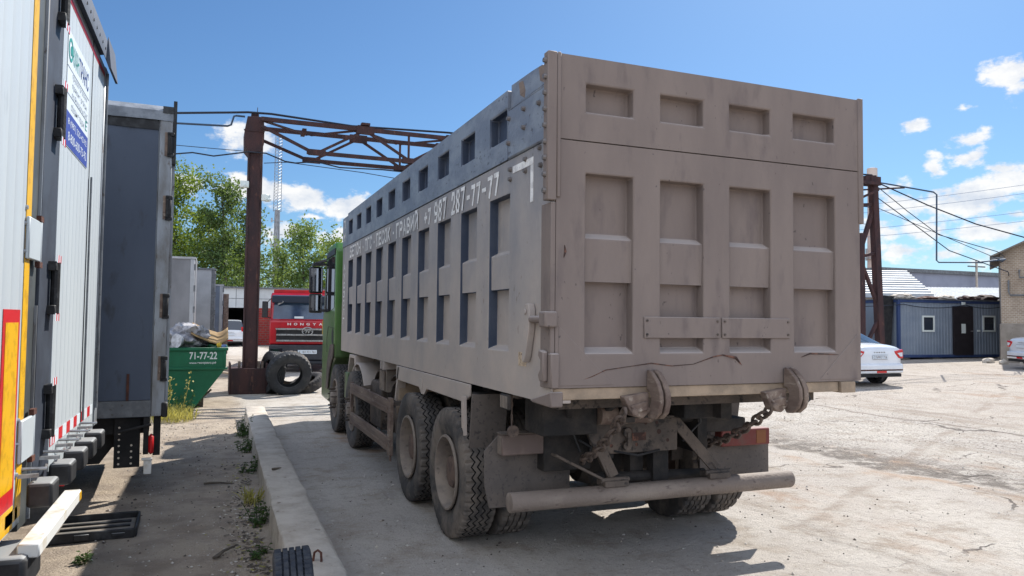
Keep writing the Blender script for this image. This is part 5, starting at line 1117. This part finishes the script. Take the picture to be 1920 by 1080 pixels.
bh = thing('brick_building', 'beige brick house with a corrugated eave at the right edge of the photo', 'building', (28.45, 19.85, gz(28)), -.95)
b = MB(); b.box(0,9,0,7,1.52,4.30); b.prism([(0,4.301),(9,4.301),(4.5,6.4)], .0, 7, 'y'); b.build('wall', brick_mat('beige_brick', lin(176,160,140), lin(158,142,124), lin(196,186,172), 3.6), bh)
b = MB(); b.box(-.04,9.04,-.05,7.05,-.3,1.515); b.build('plinth', mat('plaster', lin(150,142,132), .9, lin(132,124,114), 2.5, .4, .6, lin(110,102,94), 8, .62, .72, bump=.4), bh)
ribbed('r', (-.35,-.45,4.13), (-.35,7.4,4.13), (4.5,7.4,6.55), (4.5,-.45,6.55), 40, .05).build('roof', mat('slate_sheet', lin(150,146,140), .85, lin(128,124,118), 2), bh)
ribbed('r', (9.35,7.4,4.13), (9.35,-.45,4.13), (4.5,-.45,6.55), (4.5,7.4,6.55), 40, .05).build('roof', mat('slate_sheet_far', lin(150,146,140), .85), bh)
for q in ([(.25,-.03,3.2),(.25,-.08,2.75),(.3,-.08,2.62),(1.4,-.08,2.62)], [(.6,-.05,3.6),(.6,-.1,3.3),(1.6,-.1,3.3)]): MB().tube(q, .03, 8).build('wall_pipe', m_steel, bh)
b = MB(); b.box(-.3,.1,-.3,-.1,3.95,4.1); b.build('cable_bracket', m_steel, bh)
for k, (x, y, s_) in enumerate(((27.9,20.0,.30),(27.6,19.2,.22),(28.0,18.7,.2))):
    o = lump((0,0,0),(s_,s_*.6,.13),k+3,.4,2).build('rubble_block', m_conc); o.location = (x,y,gz(x)+.06); tag(o, ('largest concrete lump by the foot of the brick house', 'middle concrete lump in front of the brick house corner', 'small concrete lump nearest the pale sedan')[k], 'rubble', 'concrete lumps by the brick house')

# ------------------------------------------------------------------ mast, pipe and wires
ms_ = thing('radio_mast', 'tall thin grey radio mast behind the trees, lattice top on a tube', 'mast', (9.1, 125, 0))
b = MB(); b.tube([(0,0,0),(0,0,19.2)], [.62,.42], 12); b.build('tube', m_alu, ms_)
b = MB()
R3 = [(.42*math.cos(a), .42*math.sin(a)) for a in (.5, 2.6, 4.7)]
for x, y in R3: b.tube([(x*1.6,y*1.6,19),(x*1.35,y*1.35,31.5)], .055, 5)
for k in range(24):
    z = 19.1 + .5*k
    for i in range(3): a, c = R3[i], R3[(i+1)%3]; b.tube([(a[0]*1.5,a[1]*1.5,z),(c[0]*1.5,c[1]*1.5,z+.5)], .03, 4)
b.build('lattice_top', m_alu, ms_)
b = MB()
for z in (17.4, 15.2, 13.4): b.box(-.9,.9,-.05,.05,z,z+.12); b.box(-.95,-.7,-.1,.1,z-.2,z+.5)
b.build('antenna', m_chrome, ms_)
m_wire = mat('cable_black', lin(34,40,52), .5); m_gas = mat('gas_pipe_paint', lin(62,80,100), .5)
def wire(label, pts, r, cat='cable', m=None, sag=0, name='overhead_cable', group='overhead cables'):
    if sag:
        out = []
        for p, q in zip(pts, pts[1:]):
            for i in range(12): t = i/12; v = Vector(p).lerp(Vector(q), t); v.z -= sag*4*t*(1-t); out.append(v)
        pts = out + [Vector(pts[-1])]
    o = MB().tube(pts, r, 6).build(name, m or m_wire); return tag(o, label, cat, group)
wire('thickest cable, running along the top of the gantry beam', [(-9,19.3,6.95),(-3,19.3,6.72),(-1,19.3,6.69),(.2,19.3,6.84),(.66,19.3,6.90),(1.2,19.3,6.92),(3.2,19.3,6.83),(5.8,19.3,6.93),(12,19.3,6.86),(21.2,19.3,7.05)], .028)
wire('stepped pipe entering the head of the gantry post', [(-9,19.6,6.5),(-1,19.6,6.52),(.20,19.6,6.58),(.28,19.6,6.62),(.34,19.6,6.84),(.40,19.6,6.86),(.6,19.6,6.86)], .026, 'pipe', m_gas, 0, 'pipe', 'gas pipes')
wire('wavy cable passing the gantry post below its head', [(-9,19.2,5.9),(-1.02,19.2,5.68),(-.57,19.2,5.76),(-.1,19.2,5.72),(.7,19.2,5.90),(1.1,19.2,5.90),(1.55,19.2,5.74),(1.8,19.2,5.72),(2.3,19.2,5.80),(2.9,19.2,5.70),(4.0,19.2,5.74),(6,19.2,5.7),(14,19.2,5.9),(21,19.2,5.9)], .018)
wire('thin cable crossing just under the lattice beam', [(1.05,19.2,5.65),(1.6,19.2,5.72),(3.5,19.2,5.62),(9,19.2,5.1),(21,19.2,5.3)], .010)
wire('faint thin cable above the trees on the left', [(-12,22,6.8),(1,22,6.5)], .010, sag=.1)
wire('square-bent pipe hanging between the gantry and the brick house', [(21.5,19.5,6.86),(22.47,19.88,6.95),(24.1,19.24,6.66),(24.21,19.2,6.57),(24.27,19.29,4.19),(24.34,19.26,4.12),(25.6,18.76,4.13),(26.58,18.36,4.26),(28.6,19.9,4.35)], .028, 'pipe', m_gas, 0, 'pipe', 'gas pipes')
wire('upper thick cable from the gantry leg to the brick house roof', [(21.5,19.5,6.9),(23.93,19.33,6.18),(25.56,18.71,5.52),(27.19,18.08,5.06),(30.5,17,4.5)], .022)
wire('long cable from the gantry leg to the brick house eave', [(21.5,19.5,6.8),(23.22,19.63,5.98),(24.32,19.23,5.12),(26.31,18.46,4.53),(28.2,19.5,4.5)], .014)
wire('lowest cable from the gantry leg to the brick house wall', [(21.5,19.5,6.4),(23.59,19.51,5.4),(24.69,19.11,4.55),(26.69,18.34,3.8),(28.7,19.7,3.8)], .016)
wire('thin middle cable ending at the brick house corner', [(21.5,19.5,6.0),(23.95,19.37,5.31),(26.4,18.44,4.24),(28.4,19.8,4.3)], .011)
wire('dark cable drooping along the front of the cabin', [(22,24.2,2.75),(26.6,22.68,2.70),(29.8,22.35,2.72),(32.2,22.15,2.75)], .018, sag=.14)
P1 = Vector((60,42,9.6)); 
for k, (a, c) in enumerate((((70,95,17.5),(170,72,34)),((70,95,16.5),(170,72,32.2)),((70,95,14.2),(170,72,28.5)),((70,95,13.2),(170,72,26.5)))):
    wire(('topmost', 'second from top', 'third from top', 'lowest')[k] + ' of the four thin power lines in the far right sky', [a, c], .035, 'power line', mat('far_wire', lin(120,136,160), .6) if k == 0 else bpy.data.materials['far_wire'], 1.2, 'power_line', 'far power lines')
pp = thing('power_pole', 'small power pole with a cross arm on the far roof line at right', 'pole', (59.4, 43.5, 0)); b = MB(); b.tube([(0,0,0),(0,0,7.3)], .09, 8); b.build('pole', m_conc, pp); b = MB(); b.box(-1.0,1.0,-.06,.06,6.75,6.85); b.box(-.7,.7,-.06,.06,7.1,7.18); b.build('cross_arm', m_steel, pp)
b = MB(); b.box(-.1,.1,-.12,.0,0,.16); b.tube([(0,-.1,.05),(0,-.2,.02)], .04, 8); o = b.build('security_camera', m_lett, bevel=.01); o.location = (.62,19.32,5.02); tag(o, 'small white camera box on the left of the gantry post', 'camera')
o = o.copy(); COL.objects.link(o); o.location = (1.08,19.3,4.72); o.rotation_euler.z = .8; tag(o, 'small camera on the right of the gantry post', 'camera')

# ------------------------------------------------------------------ trees
def leaf_mat(name, c, tr):
    m = bpy.data.materials.new(name); m.use_nodes = True; t = m.node_tree; nn = t.nodes; ll = t.links; out = nn['Material Output']; b_ = nn['Principled BSDF']; b_.inputs['Roughness'].default_value = .6; b_.inputs['Specular IOR Level'].default_value = .3
    tcn = nn.new('ShaderNodeTexCoord'); no = nn.new('ShaderNodeTexNoise'); no.inputs['Scale'].default_value = .9; no.inputs['Detail'].default_value = 5; ll.new(tcn.outputs['Object'], no.inputs['Vector'])
    mi = nn.new('ShaderNodeMix'); mi.data_type = 'RGBA'; r = nn.new('ShaderNodeMapRange'); r.inputs[1].default_value = .35; r.inputs[2].default_value = .65; ll.new(no.outputs['Fac'], r.inputs[0]); ll.new(r.outputs[0], mi.inputs[0]); mi.inputs[6].default_value = c; mi.inputs[7].default_value = tuple(min(1, k*1.5) for k in c[:3]) + (1,)
    ll.new(mi.outputs[2], b_.inputs['Base Color']); tl = nn.new('ShaderNodeBsdfTranslucent'); tl.inputs[0].default_value = tr; ms2 = nn.new('ShaderNodeMixShader'); ms2.inputs[0].default_value = .36; ll.new(b_.outputs[0], ms2.inputs[1]); ll.new(tl.outputs[0], ms2.inputs[2]); ll.new(ms2.outputs[0], out.inputs[0]); return m
m_leafA = leaf_mat('leaf_bright', lin(78,100,44), lin(140,158,52)); m_leafB = leaf_mat('leaf_olive', lin(72,92,52), lin(118,138,64)); m_leafC = leaf_mat('leaf_pale', lin(92,114,62), lin(145,162,82)); m_bark = mat('bark', lin(96,88,78), .9, lin(70,64,58), 4, .4, .6)
def tree(x, y, h, rad, nleaf, m, label, seed, base=.25, ls=.27, lean=0):
    rnd = random.Random(seed); t = thing('tree', label, 'tree', (x, y, 0), 0, 'trees behind the garage')
    T = MB(); tips = []
    def limb(p, d, L, r, depth):
        pts = [p]; n = 5
        for i in range(n):
            d = (d + Vector((rnd.uniform(-.22,.22), rnd.uniform(-.22,.22), rnd.uniform(-.05,.16)))).normalized(); p = p + d*(L/n); pts.append(p)
            if depth > 0: tips.append((p, depth))
        T.tube(pts, [r*(1-.7*i/n) for i in range(n+1)], 5 if depth else 8)
        if depth < 2:
            for i in range(1, n+1):
                for _ in range(2 if depth == 0 else 1):
                    if depth == 0 and pts[i].z < base*h: continue
                    a = rnd.uniform(0, 2*PI); k = (1.15 - .75*(pts[i].z/h)) if depth == 0 else .55
                    dd = Vector((math.cos(a), math.sin(a), rnd.uniform(.25, .8))).normalized()
                    limb(pts[i], dd, rad*k*rnd.uniform(.6, 1.05), r*.4*(1-.5*i/n), depth+1)
    n0 = 9; p = Vector((0,0,-.2)); d = Vector((lean,0,1)).normalized(); pts = [p]
    for i in range(n0): d = (d + Vector((rnd.uniform(-.08,.08), rnd.uniform(-.08,.08), .1))).normalized(); p = p + d*(h*.95/n0); pts.append(p)
    T.tube(pts, [h*.016*(1-.85*i/n0)+.02 for i in range(n0+1)], 8)
    for i in range(2, n0+1):
        for _ in range(3):
            if pts[i].z < base*h: continue
            a = rnd.uniform(0, 2*PI); f = pts[i].z/h; k = (.55 + .9*(1-f)) * (1 if f > base+.1 else .7)
            limb(pts[i], Vector((math.cos(a), math.sin(a), rnd.uniform(.25,.9))).normalized(), rad*k*rnd.uniform(.55,1.1), h*.006*(1.1-f), 1)
    tips.append((pts[-1], 2))
    T.build('trunk', m_bark, t)
    B = MB(); vs = []; fs = []
    for i in range(int(nleaf*1.05)):
        c, dp = tips[rnd.randrange(len(tips))]; s_ = rnd.gauss(0, .42), rnd.gauss(0, .42), rnd.gauss(0, .34); q = c + Vector(s_)*rad*.30
        u = Vector((rnd.gauss(0,1), rnd.gauss(0,1), rnd.gauss(0,1))).normalized(); v = u.cross(Vector((rnd.gauss(0,1), rnd.gauss(0,1), rnd.gauss(0,1)))).normalized(); l = ls*rnd.uniform(.6,1.25); w = l*.62
        o = len(vs); vs += [q-u*l*.5, q+v*w*.5, q+u*l*.5, q-v*w*.5]; fs.append((o,o+1,o+2,o+3))
    B.v = [tuple(v) for v in vs]; B.f = fs; B.m = [0]*len(fs)
    B.build('crown', m, t); return t
tree(-3.2, 66, 13.0, 3.6, 8500, m_leafA, 'tallest yellow-green tree, at the left just right of the dark curtain trailer', 11, .2)
tree(-.8, 71, 11.0, 2.6, 4200, m_leafA, 'yellow-green tree second from the left, lower and behind the tallest one', 12, .2)
tree(1.0, 65, 12.4, 2.6, 5200, m_leafB, 'slender olive tree with an open crown directly left of the gantry post', 13, .28)
tree(3.0, 69, 11.2, 2.4, 4200, m_leafB, 'olive tree showing just right of the gantry post', 14, .25)
tree(4.9, 74, 8.2, 2.4, 3600, m_leafC, 'low pale bush-like tree at the foot of the radio mast', 15, .08)
tree(7.5, 66, 9.3, 2.7, 5200, m_leafC, 'pale green spreading tree above the red truck', 16, .14)
tree(9.8, 70, 8.6, 2.6, 3800, m_leafA, 'yellowish tree furthest right, beside the green truck cab', 17, .12)
tree(2.2, 80, 8.8, 3.0, 3600, m_leafA, 'shaded tree low behind the gantry post and the garage roof', 18, .08)
tree(-6.5, 72, 12, 3.6, 3600, m_leafB, 'olive tree mostly hidden behind the dark curtain trailer', 19, .15)
tree(12.5, 84, 9, 3.2, 2600, m_leafB, 'olive tree hidden behind the dump body', 20, .1)
hm = mat('hill_wood', lin(60,82,66), .9, lin(44,64,56), .02, .4, .6)
b = MB(); n = 60
vs = []
for i in range(n+1):
    x = -900 + 1800*i/n; h_ = 34 + 14*noise.noise(Vector((x*.004, 1, 2))) + 5*noise.noise(Vector((x*.02, 3, 2)))
    vs += [(x, 1050, -2), (x, 1120, h_), (x, 1400, h_*1.1), (x, 1600, -2)]
b.add(vs, [(i*4+k, (i+1)*4+k, (i+1)*4+k+1, i*4+k+1) for i in range(n) for k in range(3)]); o = b.build('hills', hm, ang=60); o['kind'] = 'structure'

# ------------------------------------------------------------------ weeds, sticks, gravel
m_wgreen = leaf_mat('weed_green', lin(58,78,40), lin(90,112,44)); m_dry = leaf_mat('dry_grass', lin(150,146,84), lin(190,180,90))
def weed(x, y, z, r, h, n, m, label, seed, flower=False):
    rnd = random.Random(seed); B = MB(); S_ = MB()
    for i in range(n):
        a = rnd.uniform(0, 2*PI); q = r*math.sqrt(rnd.random()); p = Vector((q*math.cos(a), q*math.sin(a)*1.4, 0)); d = Vector((rnd.gauss(0,.35), rnd.gauss(0,.35), 1)).normalized(); L = h*rnd.uniform(.4,1.1); w = rnd.uniform(.008,.03) if m is m_wgreen else rnd.uniform(.004,.010)
        sd = d.cross(Vector((rnd.gauss(0,1), rnd.gauss(0,1), .1))).normalized()
        bend = Vector((d.x, d.y, -.2))*L*.5; m1 = p + d*L*.55; e = p + d*L*.85 + bend*.5
        B.add([p-sd*w*.4, p+sd*w*.4, m1+sd*w, e, m1-sd*w], [(0,1,2,4),(4,2,3)])
    if m is m_wgreen:
        B = MB()
        for i in range(max(4, n//10)):
            a = rnd.uniform(0, 2*PI); q = r*math.sqrt(rnd.random()); p = Vector((q*math.cos(a), q*math.sin(a)*1.6, 0)); d = Vector((rnd.gauss(0,.3), rnd.gauss(0,.3), 1)).normalized(); L = h*rnd.uniform(.4,1.1); B.tube([p, p+d*L*.5+Vector((rnd.gauss(0,.01),rnd.gauss(0,.01),0)), p+d*L], [.004,.003,.001], 4)
            for k in range(12):
                t = rnd.random()**.8; c = p + d*L*t; f = Vector((rnd.gauss(0,1), rnd.gauss(0,1), rnd.uniform(-.2,.7))).normalized(); ll_ = rnd.uniform(.03,.075)*(1.2-.6*t); s2 = f.cross(Vector((rnd.gauss(0,.4), rnd.gauss(0,.4), 1))).normalized()*ll_*.28; e = c + f*ll_ - Vector((0,0,ll_*.25)); m1 = c + f*ll_*.5
                B.add([c, m1 + s2, e, m1 - s2], [(0,1,2,3)])
    o = B.build('weed', m); o.location = (x, y, z); tag(o, label, 'weed', 'weeds by the kerb and skip')
    if flower:
        for k in range(3):
            pts = [Vector((rnd.uniform(-.1,.1), rnd.uniform(-.1,.1), 0))]
            for i in range(5): pts.append(pts[-1] + Vector((rnd.uniform(-.05,.06), rnd.uniform(-.05,.05), h*.42)))
            S_.tube(pts, .006, 5)
            for q in pts[2:]:
                for j in range(7):
                    c = q + Vector((rnd.gauss(0,.04), rnd.gauss(0,.04), rnd.gauss(0,.05))); u = Vector((rnd.gauss(0,1), rnd.gauss(0,1), rnd.gauss(0,1))).normalized()*.02; v = u.orthogonal(); S_.add([c-u, c+v, c+u, c-v], [(0,1,2,3)])
        S_.build('flower_stem', m_dry, o)
    return o
weed(-.62, 14.6, 0, .38, .34, 420, m_dry, 'dry yellow grass tuft in front of the green skip', 1, True)
weed(-.52, 15.7, 0, .22, .42, 220, m_wgreen, 'bright green weed at the foot of the skip', 2)
weed(-.95, 15.4, 0, .35, .30, 240, m_dry, 'pale dry grass beside the corner of the curtain trailer', 3, True)
weed(.50, 12.4, 0, .16, .30, 260, m_wgreen, 'dark weed at the far end of the kerb beam', 4)
weed(.47, 11.0, 0, .12, .24, 200, m_wgreen, 'low weed along the middle of the kerb beam', 5)
weed(.42, 7.1, 0, .10, .24, 110, m_wgreen, 'leafy green weed against the near part of the kerb beam', 6)
weed(.40, 7.9, 0, .08, .24, 60, m_dry, 'withered weed behind the leafy one by the kerb beam', 7)
weed(.40, 6.1, 0, .07, .11, 34, m_wgreen, 'small weed by the kerb beam nearest the car tyre', 8)
weed(.46, 9.4, 0, .10, .18, 110, m_wgreen, 'short weed between the leafy weed and the far weeds at the kerb beam', 9)
weed(-.85, 6.45, 0, .06, .10, 26, m_wgreen, 'tiny tuft in the sunlit dirt beside the plastic lid', 10)
rnd = random.Random(5)
for k, (x, y, L, a, lab) in enumerate(((.05,6.15,.30,.9,'dark stick lying nearest the leafy weed'),(-.25,5.55,.22,.1,'short stick lying in the shaded dirt in front of the lid'),(.18,5.0,.42,.35,'long twig beside the car tyre'),(-.05,8.9,.34,-.3,'broken branch on the shaded dirt halfway along the beam'),(.62,8.35,.10,.4,'small dark chip of wood lying on top of the concrete beam'))):
    pts = [Vector((0,0,.015))]; 
    for i in range(4): pts.append(pts[-1] + Vector((math.cos(a+rnd.uniform(-.3,.3)), math.sin(a+rnd.uniform(-.3,.3)), rnd.uniform(-.06,.08)))*L/4)
    o = MB().tube(pts, [.012,.014,.011,.009,.004], 6).build('stick', m_bark); o.location = (x, y, .222 if k == 4 else .004); tag(o, lab, 'stick', 'sticks on the ground')
B = MB(); rnd = random.Random(8)
for i in range(3600):
    zone = rnd.random()
    if zone < .34: x, y = rnd.uniform(-.9, .44), rnd.uniform(4, 14)
    elif zone < .42: x, y = rnd.gauss(.30, .10), rnd.uniform(4.2, 9)
    elif zone < .60: x, y = rnd.uniform(.95, 3.5), rnd.uniform(3.4, 9)
    else: x, y = rnd.uniform(3.5, 13), rnd.uniform(3.2, 13)
    if .42 < x < .96: continue
    s_ = abs(rnd.gauss(0, .006)) + .004; z = gh(x, y); c = Vector((x, y, z + s_*.3))
    v = [c + Vector((rnd.uniform(.6,1.2)*s_*a, rnd.uniform(.6,1.2)*s_*bb, rnd.uniform(.4,.8)*s_*cc)) for a, bb, cc in ((1,0,0),(-1,0,0),(0,1,0),(0,-1,0),(0,0,1),(0,0,-1))]
    B.mi = rnd.randrange(3); B.add(v, [(0,2,4),(2,1,4),(1,3,4),(3,0,4),(2,0,5),(1,2,5),(3,1,5),(0,3,5)])
o = B.build('gravel', [m_conc, m_chas, mat('pale_stone', lin(190,184,176), .9)], ang=20); o['kind'] = 'stuff'
rnd = random.Random(9)
for k, (x, y, a, lab) in enumerate(((1.0,25.5,.4,'pale plank lying at an angle behind the gantry post'),(.75,24.0,-.5,'short plank near the end of the skip'),(1.35,22.6,.9,'board propped just behind the ballast box'))):
    b = MB(); b.obox((0,0,.12),(1.3,.22,.05),Matrix.Rotation(.12,3,'Y')); o = b.build('plank', m_tan, bevel=.006); o.location = (x, y, 0); o.rotation_euler.z = a; tag(o, lab, 'plank', 'planks by the gantry post')

B = MB(); rnd = random.Random(21)
for i in range(700):
    x = .44 - abs(rnd.gauss(0, .14)); y = rnd.uniform(4.3, 10) if i % 3 else rnd.uniform(4.3, 6.6); a = rnd.uniform(0, PI); L = rnd.uniform(.01, .05); w = rnd.uniform(.003, .012)
    d = Vector((math.cos(a), math.sin(a), rnd.uniform(-.25,.25)))*L/2; s_ = Vector((-math.sin(a), math.cos(a), rnd.uniform(-.3,.3)))*w; c = Vector((x, y, gh(x, y) + .008))
    B.mi = 0 if rnd.random() < .75 else 1; B.add([c-d-s_, c+d-s_, c+d+s_, c-d+s_], [(0,1,2,3)])
o = B.build('leaf_litter', [m_bark, bpy.data.materials['dry_grass']]); o['kind'] = 'stuff'
